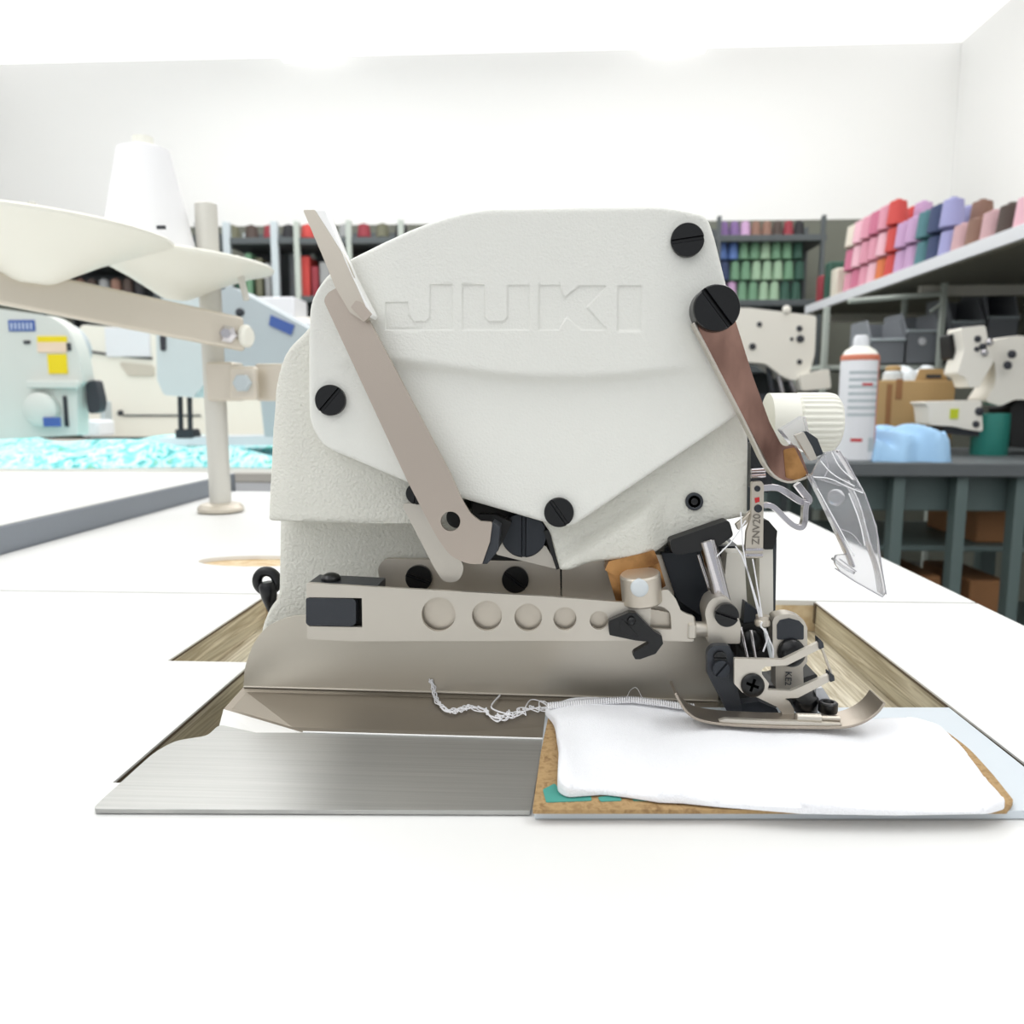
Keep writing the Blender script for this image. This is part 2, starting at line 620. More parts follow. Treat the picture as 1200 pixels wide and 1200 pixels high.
def zplate(name, pts, z, thick, m, parent, holes=(), bevel=0.0004):
    """plate from world XY outline at height z (top)"""
    V, T = region(pts, holes)
    n = len(V)
    top = [Vector((p[0], p[1], z)) for p in V]; bot = [Vector((p[0], p[1], z - thick)) for p in V]
    faces = [tuple(t) for t in T.tolist()] + [tuple(reversed([v + n for v in t])) for t in T.tolist()]
    cnt = {}
    for t in T.tolist():
        for a, b in ((t[0], t[1]), (t[1], t[2]), (t[2], t[0])):
            cnt.setdefault((min(a, b), max(a, b)), []).append((a, b))
    for key, l in cnt.items():
        if len(l) == 1:
            a, b = l[0]; faces.append((b, a, a + n, b + n))
    return mk(name, top + bot, faces, m, parent, bevel=bevel, sharp=30)


SG = .0034
front_outline = [(leftX, nearY), (rightX, nearY), (rightX, seamY - SG), (hole_r, seamY - SG), (hole_r, frontY), (hole_l2, frontY),
                 (hole_l2, notchY), (hole_l, notchY), (hole_l, seamY - SG), (leftX, seamY - SG)]
zplate('front_top_panel', front_outline, zt, 0.0012, M['laminate'], table, bevel=.0002)
zplate('dark_core_line', front_outline, zt - .0012, 0.0013, M['edge_dark'], table, bevel=0)
bkR = G(985, 629, zt); bkR2 = G(925, 600, zt); bkL = 1.27
sl = G(305, 657, zt); sr = abs(G(232, 657, zt).x - sl.x)
slot = [(sl.x + sr * math.cos(a), sl.y + .026 * math.sin(a)) for a in [2 * PI * k / 36 for k in range(36)]]
back_outline = [(leftX, seamY), (rightX2, seamY), (rightX2, bkR.y), (bkR.x, bkR.y), (bkR2.x, bkR2.y), (-0.1, bkR2.y), (-.1, bkL), (leftX, bkL)]
zplate('back_top_panel', back_outline, zt, 0.004, M['laminate'], table, holes=[slot])
wo = [(leftX + .002, nearY + .002), (rightX - .002, nearY + .002), (rightX - .002, seamY - .002), (hole_r + .001, seamY - .002), (hole_r + .001, frontY - .001),
      (hole_l2 - .001, frontY - .001), (hole_l2 - .001, notchY), (hole_l - .001, notchY), (hole_l - .001, seamY - .002), (leftX + .002, seamY - .002)]
zplate('front_core_board', wo, zt - .0025, 0.021, M['wood'], table)
zplate('back_core_board', [(p[0], p[1]) for p in back_outline], zt - .004, 0.0195, M['tan'], table)
zplate('seam_filler', [(hole_r, seamY - SG), (rightX2, seamY - SG), (rightX2, seamY), (hole_r, seamY)], zt - .0018, .015, M['edge_dark'], table)
zplate('cutout_tray', [(hole_l - .02, frontY - .02), (hole_r + .02, frontY - .02), (hole_r + .02, seamY + .02), (hole_l - .02, seamY + .02)], zt - 0.0236, .012, M['wood'], table)
for (x, y) in ((leftX + .05, nearY + .05), (rightX2 - .05, nearY + .05), (rightX2 - .05, .8), (leftX + .05, bkL - .06)):
    box('leg', (x - .02, y - .02, 0), (x + .02, y + .02, zt - 0.0237), M['bench_leg'], table, bevel=.003)

# ================================================================== OVERLOCK MACHINE
mach = thing('overlock_machine', (0.0, 0.42, zt - 0.0236), 'large white overlock sewing machine head with embossed lettering, sunk in the white table', 'sewing machine')
D = 0.352
zJ = zf(280, 255, 3.75); zK = zf(560, 255, 3.75)

# --- side cover with the engraved lettering
letters = []
letters.append([(453, 355), (480, 355), (482, 372), (487, 377.5), (501, 377.5), (505, 372), (505, 334), (532, 334), (532, 387.5), (453, 387.5)])
letters.append([(542, 334), (569, 334), (569, 372), (574, 378), (590, 378), (595, 372), (595, 335), (621, 335), (621, 388), (542, 388)])
letters.append([(631, 335), (657, 335), (661, 350), (678, 336), (712, 336), (688, 361), (713, 388), (681, 388), (664, 373), (655, 388), (631, 388)])
letters.append([(723, 336), (751, 336), (751, 389), (723, 389)])
letters = [fillet(l, 1.6, 2) for l in letters]
let_in = [inset(l, 1.0) for l in letters]
cover_out = fillet([(361, 395, 30), (363, 352, 22), (380, 324, 22), (405, 306, 30), (500, 263, 60), (560, 246, 30), (780, 243, 60), (829, 252, 18), (838, 280, 40), (858, 360, 40), (868, 484, 14),
                    (668, 619, 16), (640, 613, 30), (478, 566, 20), (410, 537, 30), (378, 524, 26), (362, 496, 30), (361, 460, 20)], 4, 6)


def smooth(t):
    t = np.clip(t, 0, 1); return t * t * (3 - 2 * t)


def cover_h(V):
    x = V[:, 0]; y = V[:, 1]
    crease = 424 + 19 * smooth((x - 440) / 200) - 12 * smooth((x - 680) / 160)
    amp = 0.0034 * smooth((x - 380) / 90) * (1 - .85 * smooth((x - 760) / 90))
    h = amp * (1 - smooth((y - crease + 5) / 13))
    # slightly hollow belly below the crease
    h -= .0012 * smooth((y - crease) / 20) * (1 - smooth((y - crease - 20) / 90)) * smooth((x - 420) / 60) * (1 - smooth((x - 790) / 60))
    for l, li in zip(letters, let_in):
        ins = inside(V, li) | (dist_poly(V, li) < 0.05)
        h = np.where(ins, h - 0.0006, h)
    return h


# thin out grid points near letters handled by CDT
cover = plate('side_cover', cover_out, D, 0.009, M['paint'], mach, edge=5, grid=3.2, hfn=cover_h, loops=letters + let_in, sharp=60)

# --- main casting behind the cover
cast_out = fillet([(310, 612, 5), (312, 570, 5), (316, 500, 30), (321, 445, 30), (334, 410, 24), (362, 384, 16), (400, 320, 20), (500, 272, 30), (620, 256, 20), (770, 256, 20), (830, 300, 20),
                   (862, 440, 10), (879, 512, 8), (878, 606, 5), (848, 612, 8), (786, 636, 14), (770, 648, 12), (738, 655, 12), (694, 657, 8), (668, 667, 5), (656, 666, 4), (644, 624, 4),
                   (600, 560, 10), (560, 560, 10), (520, 617, 3)], 4, 5)


def cast_h(V):
    x = V[:, 0]; y = V[:, 1]
    h = np.zeros(len(V))
    # nose boss lower right
    w = (x - 640) * .45 + (y - 640)
    boss = smooth((785 - x) / 36) * smooth((x - 600) / 30) * smooth((y - (640 - (x - 660) * .62)) / 26)
    h += 0.0058 * boss - .0025 * smooth((x - 640) / 40)
    # left shoulder rolls away
    h -= 0.004 * smooth((350 - x) / 42) ** 2
    h -= 0.003 * smooth((575 - y) / 30) * 0
    # hollow towards the lower middle
    h -= .006 * smooth((x - 380) / 110) * (1 - smooth((x - 600) / 30)) * smooth((y - 520) / 70)
    return h


plate('head_casting', cast_out, 0.3625, 0.14, M['paint_cast'], mach, edge=6, grid=4, hfn=cast_h, sharp=60)
# dark mechanism void between cover and lower body
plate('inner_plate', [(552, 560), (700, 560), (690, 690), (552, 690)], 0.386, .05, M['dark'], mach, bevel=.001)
# --- lower body
low_out = fillet([(328, 600), (640, 600), (800, 600), (860, 640), (870, 830), (300, 830), (306, 735, 20), (316, 712, 10), (326, 700, 10)], 6, 4)
plate('lower_body', low_out, 0.392, 0.12, M['paint_cast'], mach, edge=5, grid=8, sharp=60)
# block above: underside ledge, darker mechanism behind foot
plate('looper_housing', fillet([(780, 640), (868, 640), (868, 800), (815, 790), (780, 730)], 4), 0.388, .06, M['slate_dk'], mach, bevel=.0006)

# --- lever strips
plate('rear_lever', fillet([(470, 590), (500, 590), (520, 630), (545, 664, 14), (538, 682, 14), (520, 683, 14), (508, 664, 10)], 4, 6), 0.362, .002, M['steel_lt'], mach)
arm_out = fillet([(379, 352, 12), (384, 343, 6), (395, 337, 3), (402, 345, 1), (420, 358), (432, 374, 2), (528, 555), (542, 587), (552, 603, 6), (563, 611, 3), (577, 612, 3), (574, 635), (565, 661, 3), (548, 661, 14), (528, 652, 16), (512, 630, 20), (478, 565, 0)], 2, 5)
arm = plate('foot_lift_lever', arm_out, 0.3405, 0.0022, M['steel_warm'], mach, holes=[circ(528, 611, 11.5)])
flange = plate('lever_flange', [(577, 612), (586, 618), (584, 645), (571, 661), (565, 661), (572, 640)], 0.3418, 0.012, M['slate'], mach)
up = [W(358, 250, .338), W(372, 250, .338), W(404, 343, .3395), W(429, 373, .3395), W(415, 362, .3395)]
z_up = fillet([(355, 246), (369, 246), (405, 302), (419, 336), (434, 371), (428, 378), (410, 366), (393, 337), (380, 305)], 1.5, 2)
plate('lever_extension', z_up, 0.3375, 0.003, M['steel'], mach)
fl2 = plate('extension_flange', [(369, 246), (381, 246), (404, 305), (437, 369), (434, 373), (420, 340), (405, 303)], 0.3372, 0.010, M['lip'], mach)
plate('lever_tooth', fillet([(411, 360), (417, 352), (423, 354), (436, 368), (427, 377)], 1.5), 0.3365, 0.002, M['steel_warm'], mach)

# --- cover screws
for (x, y, r, yy, a, lb) in ((388, 469, 18, .3515, R(48), 'black slotted screw at the left edge of the cover'), (805, 282, 18.5, .3492, R(8), 'black slotted screw at the top right of the cover'),
                             (655, 600, 17.5, .3515, R(-55), 'black slotted screw at the bottom point of the cover')):
    screw('cover_screw', x, y, r, yy, a, mach, label=lb, h=.0022, depth=.006)
screw('guard_pivot_screw', 838, 362, 26, .343, R(-52), mach, h=.004, depth=.009, slot=.13, label='large black slotted screw holding the brown guard arm')
screw('adjusting_screw', 614, 626, 27, .369, R(90), mach, m=M['slate_dk'], h=.003, depth=.018, slot=.12)
screw('casting_screw', 489, 578, 13, .3600, R(80), mach, h=.002, depth=.02)
plate('socket_ring', circ(814, 588, 10.5), .3632, .004, M['slate'], mach, holes=[circ(814, 588, 7)], bevel=.0004)
plate('socket_hole', circ(814, 588, 8), .3640, .004, M['pure_black'], mach, bevel=0)
dome('socket_core', 814, 588, 4, .3638, M['blk'], mach, hh=.2)
plate('thread_retainer', fillet([(580, 642), (590, 628), (640, 640), (656, 668), (640, 664), (582, 650)], 3), .371, .004, M['steel_lt'], mach)
plate('dark_hook', [(637, 622), (645, 620), (657, 666), (652, 668)], .3645, .01, M['blk_matte'], mach)
plate('crank_link', fillet([(560, 603), (580, 603), (600, 612), (590, 634), (578, 652), (572, 640)], 2), .36, .006, M['blk_matte'], mach)

# --- steel strip with two screws, behind the bar
plate('looper_cover_strip', fillet([(442, 666, 10), (450, 655, 8), (656, 658, 1), (657, 700, 1), (560, 700), (450, 700)], 3, 5), .3845, .004, M['steel'], mach)
plate('looper_cover', fillet([(658.5, 650), (790, 650), (790, 735), (658.5, 735)], 1), .3845, .004, M['steel'], mach)
screw('strip_screw', 491, 677, 16, .3835, R(-20), mach, h=.002)
screw('strip_screw', 604, 679, 16, .3835, R(-38), mach, h=.002)

# --- guide bar with round holes
bar_out = [(359, 683), (440, 688), (640, 699), (732, 706), (757, 712), (764, 698), (772, 692), (783, 691), (792, 702), (798, 716), (806, 720), (813, 722), (813, 752), (776, 751), (673, 751), (413, 751.5), (360, 749)]
holes = [circ(514, 720, 20), circ(570.7, 721.5, 17.7), circ(619, 723.5, 16.2), circ(662, 725, 13.6), circ(702, 727, 11),
         fillet([(763, 711, 2), (776, 710, 6), (786, 718, 5), (787, 738, 2), (762, 737, 2)], 2), fillet([(359.5, 699), (424, 701), (425, 735), (360, 734)][::1], 0.4)]
win = [(362, 700), (424, 701), (424.5, 735), (362, 734)]
bar = plate('guide_bar', fillet(bar_out, 2.5, 3), .350, .0022, M['steel_lt'], mach, holes=holes[:6] + [win], bevel=.0002)
plate('bar_backing', [(430, 695), (755, 712), (806, 722), (810, 750), (430, 750)], .3545, .002, M['steel'], mach, bevel=.0002)
plate('bar_head_block', fillet([(362, 682), (443, 686), (443, 699), (362, 699)], 1), .3523, .016, M['slate'], mach)
plate('bar_window_block', fillet([(358.5, 701), (414, 702), (417, 706), (417, 730), (413, 734), (361, 733), (358.5, 730)], 2), .3492, .012, M['slate'], mach)
plate('bar_window_recess', [(410, 699), (430, 700), (430, 737), (410, 737)], .356, .01, M['blk_matte'], mach)
cs = W(388, 679, .358)
lathe('bar_top_screw', [(.0045, 0), (.0045, .001), (.0036, .0022), (.0018, .003), (0, .0031)], cs, (0, 0, 1), M['blk'], mach)
z2 = zf(640, 560, 5.4545)
hook = z2([(398, 940), (402, 915), (530, 860), (575, 865), (690, 980), (740, 1010), (748, 1060), (700, 1125), (600, 1160), (570, 1160), (552, 1130), (562, 1112), (670, 1050), (570, 1040), (405, 1005)])
hk = plate('black_hook_clip', fillet(hook, 1.5, 3), .3455, .004, M['blk'], mach, bevel=.0008)
plate('clip_inner_facet', z2([(470, 915), (500, 912), (590, 1010), (575, 1025), (470, 985)]), .3450, .003, M['blk_matte'], hk, bevel=.0003)
dome('clip_pin', 740, 728, 5, .3448, M['blk'], hk, hh=.7)

# bronze guide
br = plate('bronze_block', fillet(z2([(380, 560), (480, 520), (690, 460), (722, 540), (765, 690), (720, 720), (560, 790), (450, 800), (405, 650)]), 1.5), .362, .012, M['bronze'], mach, bevel=.0008)
lathe('guide_barrel', [(.0084, 0), (.0090, .0008), (.0090, .013), (.0084, .0138)], W(753, 706, .353), (-.12, -.10, 1), M['steel'], br)
dome('nylon_pin', 749.5, 689, 10.5, .3432, M['nylon'], br, hh=.35)
plate('bronze_cap', fillet(z2([(375, 590), (400, 535), (690, 465), (722, 545), (600, 590), (560, 598), (440, 625)]), 1.5), .3585, .01, M['bronze'], br, bevel=.0008)

# needle bar, bushing, clamp
bush = plate('needle_bar_bushing', fillet(z2([(790, 400), (1170, 268), (1198, 370), (1100, 440), (980, 470), (850, 492), (805, 480)]), 5), .356, .02, M['blk_matte'], mach, bevel=.002, seg=3)
plate('blue_grey_web', z2([(735, 480), (960, 470), (1060, 760), (1000, 890), (850, 790), (820, 730)]), .380, .004, M['slate_dk'], mach)
a = W(828, 632, .3575); b = W(847, 708, .3575)
rod('needle_bar', a, b, 10.2 * S(.3575), M['chrome'], mach, n=32)
rod('thread_guide_rod', W(818, 650, .366), W(838, 712, .366), .0007, M['chrome'], mach)
z3 = zf(780, 640, 4.2857)
clamp = plate('needle_clamp', fillet(z3([(195, 330, 30), (225, 265, 30), (300, 248, 30), (352, 300, 30), (378, 400), (374, 490), (215, 490), (210, 400)]), 3, 4), .349, .014, M['steel_lt'], mach, bevel=.0008)
screw('clamp_screw', 850.5, 719.5, 14, .3485, R(-18), clamp, h=.003, slot=.14, label='black slotted clamp screw')
pa = W(806, 737, .3555)
rod('clamp_pin', W(811, 736.5, .3535), W(834, 737.5, .3535), 9 * S(.3535), M['steel_lt'], clamp)
lathe('pin_collar', [(.0053, 0), (.0058, .0006), (.0058, .0029), (.0053, .0035)], W(804.5, 736.5, .3535), (1, 0, 0), M['steel_lt'], clamp, n=6)

# ---- foot assembly
foot = plate('foot_shank', fillet(z3([(208, 530, 20), (240, 498, 20), (320, 500, 20), (345, 560), (345, 640), (385, 820), (380, 850), (322, 856), (235, 690), (210, 640)]), 2.5, 3), .3405, .004, M['slate'], mach, bevel=.0006)
screw('shank_screw', *z3([(276, 612)])[0], 10.5, .3398, R(52), foot, m=M['slate_dk'], h=.002)
screw('shank_screw', *z3([(272, 556)])[0], 7.5, .3402, R(0), foot, m=M['blk'], h=.0012)
brk = z3([(345, 565), (590, 570), (775, 480), (795, 508), (612, 598), (500, 606), (482, 622), (484, 645), (520, 690), (512, 722), (630, 728), (820, 645), (848, 668), (665, 762), (590, 766), (625, 785), (645, 820), (650, 885),
          (600, 892), (578, 870), (586, 838), (560, 808), (465, 762), (385, 735), (345, 692)])
fb = plate('foot_bracket', fillet(brk, 1.5, 3), .3345, .0022, M['steel_lt'], foot, bevel=.0003)
bs = dome('bracket_screw', *z3([(438, 700)])[0], 13.8, .3338, M['blk'], fb, hh=.35)
cxp, cyp = z3([(438, 700)])[0]
def _cr(px, py):
    ca, sa = math.cos(R(20)), math.sin(R(20))
    return (cxp + px * ca - py * sa, cyp + px * sa + py * ca)
plate('cross_recess', [_cr(*q) for q in ((-1.6, -7.5), (1.6, -7.5), (1.6, -1.6), (7.5, -1.6), (7.5, 1.6), (1.6, 1.6), (1.6, 7.5), (-1.6, 7.5), (-1.6, 1.6), (-7.5, 1.6), (-7.5, -1.6), (-1.6, -1.6))], .3338 - .35 * 13.8 * S(.3338) - .00002, .001, M['pure_black'], fb, bevel=0)
plate('guide_back_plate', [(864, 640), (897, 640), (897, 748), (864, 748)], .384, .004, M['backgrey'], mach, bevel=.0003)
plate('pivot_shadow_disc', circ(536, 606, 13), .3608, .004, M['blk'], mach, bevel=.0005)
for q in ([(768, 458), (792, 485), (796, 510), (772, 520)], [(822, 634), (846, 650), (850, 676), (826, 684)]):
    plate('bracket_tip', fillet(z3(q), 1), .3335, .005, M['slate'], fb, bevel=.0003)
rod('tip_wire', W(*z3([(786, 515)])[0], .3375), W(*z3([(832, 640)])[0], .3375), .0006, M['steel'], fb, n=10)
# sole: bent sheet with real width
prof = [(793, 812), (799, 824), (806, 834), (818, 843), (845, 848), (880, 850), (930, 851.5), (985, 852), (1003, 849), (1018, 842), (1029, 833), (1035.5, 823)]
P = smooth_path([(p[0], p[1], 0) for p in prof], 2)
ys0, ys1 = .3215, .3365
V = []
for p in P:
    q = W(p.x, p.y, ys0)
    V.append(q); q2 = q.copy(); q2.y = ys1; V.append(q2)
n = len(P)
th = .0011
cn = []
for i in range(n):
    t = (V[2 * min(i + 1, n - 1)] - V[2 * max(i - 1, 0)]).normalized()
    nr = Vector((-t.z, 0, t.x))
    if nr.z < 0: nr = -nr
    cn.append(nr)
V2 = [v + cn[i // 2] * -th for i, v in enumerate(V)]
F = []
for i in range(n - 1):
    a0, b0, c0, d0 = 2 * i, 2 * i + 1, 2 * i + 3, 2 * i + 2
    F += [(a0, b0, c0, d0), (a0 + 2 * n, d0 + 2 * n, c0 + 2 * n, b0 + 2 * n), (a0, d0, d0 + 2 * n, a0 + 2 * n), (b0, b0 + 2 * n, c0 + 2 * n, c0)]
F += [(0, 2 * n, 2 * n + 1, 1), (2 * n - 2, 2 * n - 1, 4 * n - 1, 4 * n - 2)]
mk('foot_sole', V + V2, F, M['sole'], foot, bevel=.0002)
plate('sole_side_plate', fillet(z3([(265, 878), (300, 868), (560, 880), (640, 880), (880, 893), (900, 912), (640, 906), (290, 896)]), 1), .3225, .002, M['steel_lt'], foot, bevel=.0003)
plate('sole_hinge_block', fillet(z3([(330, 800), (470, 780), (560, 820), (585, 875), (330, 872)]), 2), .342, .006, M['slate_dk'], foot, bevel=.0006)
rod('hinge_barrel', W(933, 841, .3255), W(962, 842, .3255), 5.6 * S(.3255), M['steel_lt'], foot)
rod('hinge_pin', W(961, 842, .3265), W(984, 842.5, .3265), 3.6 * S(.3255), M['steel'], foot)
plate('stitch_finger', fillet(z3([(755, 715), (790, 712), (825, 765), (825, 800), (760, 800)]), 1.5), .339, .003, M['can_white'], foot)
lathe('stop_screw', [(.0038, 0), (.0040, .0006), (.0040, .0040), (.0034, .0045), (.0024, .0045), (.002, .0035)], W(970, 834, .334), (0, 0, 1), M['blk'], foot)
lathe('guide_screw', [(.0052, 0), (.0056, .0008), (.0054, .006), (.0045, .0072), (.002, .0077)], W(944, 829, .343), (-.2, -.5, 1), M['blk'], foot)
# knife holder plate with lettering
kn = plate('knife_holder', fillet(z3([(537, 380, 8), (548, 352, 20), (620, 338, 30), (690, 362, 30), (712, 410, 16), (712, 580), (690, 610), (694, 716), (553, 718), (552, 600), (538, 500)]), 3, 4), .3545, .008, M['steel_lt'], mach, bevel=.0008)
dome('knife_screw', *z3([(632, 535)])[0], 16.3, .3535, M['blk'], kn, hh=.6)
text_obj('knife_lettering', 'KE2', *z3([(615, 665)])[0], 7.5, .3539, M['ink'], kn, rot=-PI / 2)
plate('knife_slot', fillet(z3([(560, 395), (575, 372), (620, 362), (672, 376), (694, 400), (694, 470), (560, 470)]), 2, 3), .3541, .001, M['slate'], kn, bevel=.0002)
# dark hook mechanism behind the needles
plate('looper_mechanism', fillet(z3([(355, 400), (470, 380), (545, 420), (560, 560), (560, 600), (480, 560), (355, 560)]), 2), .362, .012, M['blk_matte'], mach)
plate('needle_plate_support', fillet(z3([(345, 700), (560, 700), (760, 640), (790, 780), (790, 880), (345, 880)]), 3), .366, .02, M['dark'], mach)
dome('looper_bolt', *z3([(430, 480)])[0], 14, .3605, M['blk'], mach, hh=.5)
plate('feed_frame', fillet(z3([(400, 280), (460, 320), (470, 400), (390, 390)]), 1), .3635, .006, M['slate_dk'], mach)
plate('guide_column', fillet([(852, 648), (872, 648), (875, 700), (880, 745), (862, 745), (848, 690)], 2), .372, .012, M['cream'], mach)
z4 = zf(820, 540, 8.571)
plate('side_column', fillet(z4([(600, 860), (735, 860), (740, 1640), (600, 1640)]), 1.5), .376, .02, M['cream'], mach)
plate('column_edge', z4([(735, 780), (775, 790), (762, 1500), (738, 1640)]), .377, .02, M['slate'], mach)
plate('black_block', fillet(z4([(640, 590), (690, 600), (780, 705), (770, 800), (735, 890), (640, 890)]), 2), .372, .02, M['blk_matte'], mach, bevel=.001)
tg = plate('take_up_guide', fillet(z4([(525, 215), (620, 205), (645, 240), (635, 975), (455, 975), (470, 720), (520, 560)]), 2), .357, .003, M['steel'], mach, bevel=.0005)
plate('guide_red_mark', z4([(552, 375), (600, 365), (602, 410), (560, 425)]), .3566, .001, M['red'], tg, bevel=0)
text_obj('guide_lettering', 'ZNV20', *z4([(572, 690)])[0], 8.5, .3566, M['engrave'], tg, rot=PI / 2)
for (x, y, r) in ((580, 280, 30), (588, 480, 40)):
    dome('guide_eyelet', *z4([(x, y)])[0], r / 8.571, .3566, M['slate_dk'], tg, hh=.3)
plate('guide_ridge', z4([(460, 880), (640, 880), (640, 905), (460, 905)]), .3563, .002, M['chrome'], tg)
plate('guide_ridge', z4([(458, 935), (638, 935), (638, 962), (458, 962)]), .3563, .002, M['chrome'], tg)
plate('guide_arm', z4([(640, 450), (560, 500), (470, 640), (390, 700), (360, 640), (460, 560), (540, 470)]), .3605, .003, M['steel'], mach, bevel=.0004)
plate('guide_bracket', fillet([(880, 518), (897, 523), (906, 560), (900, 578), (880, 572)], 2), .372, .006, M['slate'], mach, bevel=.0005)
for k, yy in enumerate((552, 558)):
    rod('guide_tube', W(880, yy, .362), W(897, yy - 1, .362), .0011, M['chrome'], mach, n=12)
# looped bright take-up arms
ribbon('take_up_arm', z4([(640, 275), (720, 268), (800, 275), (900, 330), (1000, 400), (1060, 430), (1120, 400), (1050, 320), (985, 235)]), 7.5, .3635, .004, M['chrome'], mach, bevel=.0006)
ribbon('take_up_arm', z4([(640, 450), (720, 448), (790, 500), (870, 590), (960, 665), (1040, 680), (1065, 600), (1065, 500), (1080, 410)]), 6.5, .3615, .004, M['chrome'], mach, bevel=.0006)
# needles and threads
for (x0, y0, x1, y1) in ((868, 735, 891, 836), (880, 738, 896, 836)):
    rod('needle', W(x0, y0, .352), W(x1, y1, .352), .00075, M['chrome'], mach, n=12, r2=.00035)
thr = [[(868, 600), (871, 650), (884, 700), (893, 735)], [(882, 655), (888, 690), (895, 735)], [(862, 640), (872, 655), (892, 722), (897, 742)], [(840, 652), (860, 632), (874, 610)]]
for t in thr:
    tube('needle_thread', [W(x, y, .352) for x, y in t], .0003, M['thread'], mach, n=6, it=1)
tube('needle_thread', [W(x, y, .350) for x, y in z3([(485, 380), (475, 400), (495, 420), (515, 460), (490, 530)])], .0004, M['thread'], mach, n=6, it=1)
tube('needle_thread', [W(x, y, .350) for x, y in z3([(500, 415), (520, 470), (540, 510), (540, 560)])], .0004, M['thread'], mach, n=6, it=1)
lathe('thread_collar', [(.0026, 0), (.0034, .0008), (.0034, .0024), (.0028, .0034), (.003, .005)], W(893, 734, .354), (0, 0, 1), M['steel'], mach)
rod('looper_needle', W(897, 740, .353), W(905, 775, .353), .0009, M['nylon'], mach, n=10)

# --- guard arm, brown reflection painted in
ga = fillet([(812, 358, 10), (826, 348, 8), (862, 376, 3), (882, 440), (902, 495), (917, 524, 10), (932, 521, 4), (938, 530), (948, 556, 3), (938, 562, 4), (922, 566, 16), (907, 558, 14), (892, 528), (820, 390)], 3, 5)
arm2 = plate('guard_arm', ga, .3425, .005, M['brown_reflect'], mach, bevel=.0009, seg=3)
ribbon('guard_arm_edge', [(813, 378), (845, 440), (880, 508), (900, 552), (921, 567), (940, 562), (951, 557)], 2.6, .3415, .007, M['steel_lt'], arm2, it=2)
plate('arm_end_reflection', fillet([(918, 527), (931, 524), (946, 556), (934, 563), (921, 560)], 3, 4), .3421, .003, M['bronze'], arm2, bevel=.0008, seg=3)  # bronze plate stands for the orange reflection on the curled end
# --- knob
kb = W(897, 495, .425)
kr = 34 * S(.425)
V = []; F = []
prof = [(kr * .80, 0), (kr * .98, .001), (kr * .98, .0145)]
lathe('tension_knob_collar', prof, kb, (1, 0, 0), M['cream_plastic'], mach, n=48)
kx = W(931, 495, .425)
nseg = 120
pr = [(.93, 0), (1.0, .0012), (1.0, .0165), (.95, .0195), (.82, .0212), (.05, .0216)]
for (q, h) in pr:
    for k in range(nseg):
        a = 2 * PI * k / nseg
        rr = kr * q * (1 - (.045 if (k // 2) % 2 else 0) * (1 if .001 < h < .02 else 0))
        V.append(kx + Vector((h, rr * math.cos(a), rr * math.sin(a))))
for i in range(len(pr) - 1):
    for k in range(nseg):
        a0 = i * nseg + k; b0 = i * nseg + (k + 1) % nseg
        F.append((a0, b0, b0 + nseg, a0 + nseg))
F.append(tuple(range(nseg))); F.append(tuple(reversed(range((len(pr) - 1) * nseg, len(pr) * nseg))))
mk('tension_knob', V, F, M['cream_plastic'], mach, sharp=25)
# --- clear plastic guard
z5 = zf(820, 440, 5)
gd = plate('finger_guard', fillet([(951, 558, 3), (962, 536, 6), (973, 527, 6), (990, 534, 6), (1004, 560, 4), (1014, 578, 5), (1028, 618), (1031, 655), (1039, 694, 3), (1035, 700, 2), (988, 673, 4), (978, 660, 4), (980, 651, 3), (995, 650, 2)], 2, 4),
           .336, .0022, M['clear'], mach, bevel=.0007, seg=3)
ribbon('guard_rib', [(951, 558), (972, 600), (996, 652), (1001, 665)], 2.4, .3345, .006, M['clear'], gd)
ribbon('guard_rib', [(994, 563), (1008, 590), (1020, 640), (1030, 665), (1035, 697)], 2.6, .3345, .006, M['clear'], gd)
ribbon('guard_rib', [(951, 558), (975, 566), (1000, 572), (1013, 577)], 2.4, .3345, .008, M['clear'], gd)
ribbon('guard_edge', [(982, 668), (1003, 682), (1035, 700)], 1.6, .3345, .004, M['cl_edge'], gd, it=0)
ribbon('guard_edge', [(951, 559), (973, 601), (997, 651), (1002, 664)], 1.2, .3340, .001, M['cl_edge'], gd)
ribbon('guard_edge', [(1014, 579), (1028, 618), (1032, 655), (1039, 697)], 1.2, .3340, .001, M['cl_edge'], gd)
ribbon('guard_rib', [(978, 656), (990, 666), (1002, 672)], 3.2, .3345, .004, M['clear'], gd)
ribbon('guard_rib', [(983, 528), (994, 545), (1004, 563)], 2.4, .3345, .006, M['chrome'], gd)
plate('guard_hinge', fillet(z5([(480, 320), (620, 235), (640, 330), (720, 460), (690, 480), (560, 420)]), 2), .342, .007, M['clear'], gd, bevel=.0006)
plate('hinge_leaf', fillet(z5([(575, 345), (625, 325), (690, 370), (725, 460), (680, 478)]), 1.5), .3395, .003, M['slate'], gd, bevel=.0006)
plate('hinge_knuckle', fillet(z5([(560, 352), (610, 330), (660, 420), (690, 490), (650, 500), (600, 420)]), 1.5), .338, .003, M['steel_lt'], gd, bevel=.0006)
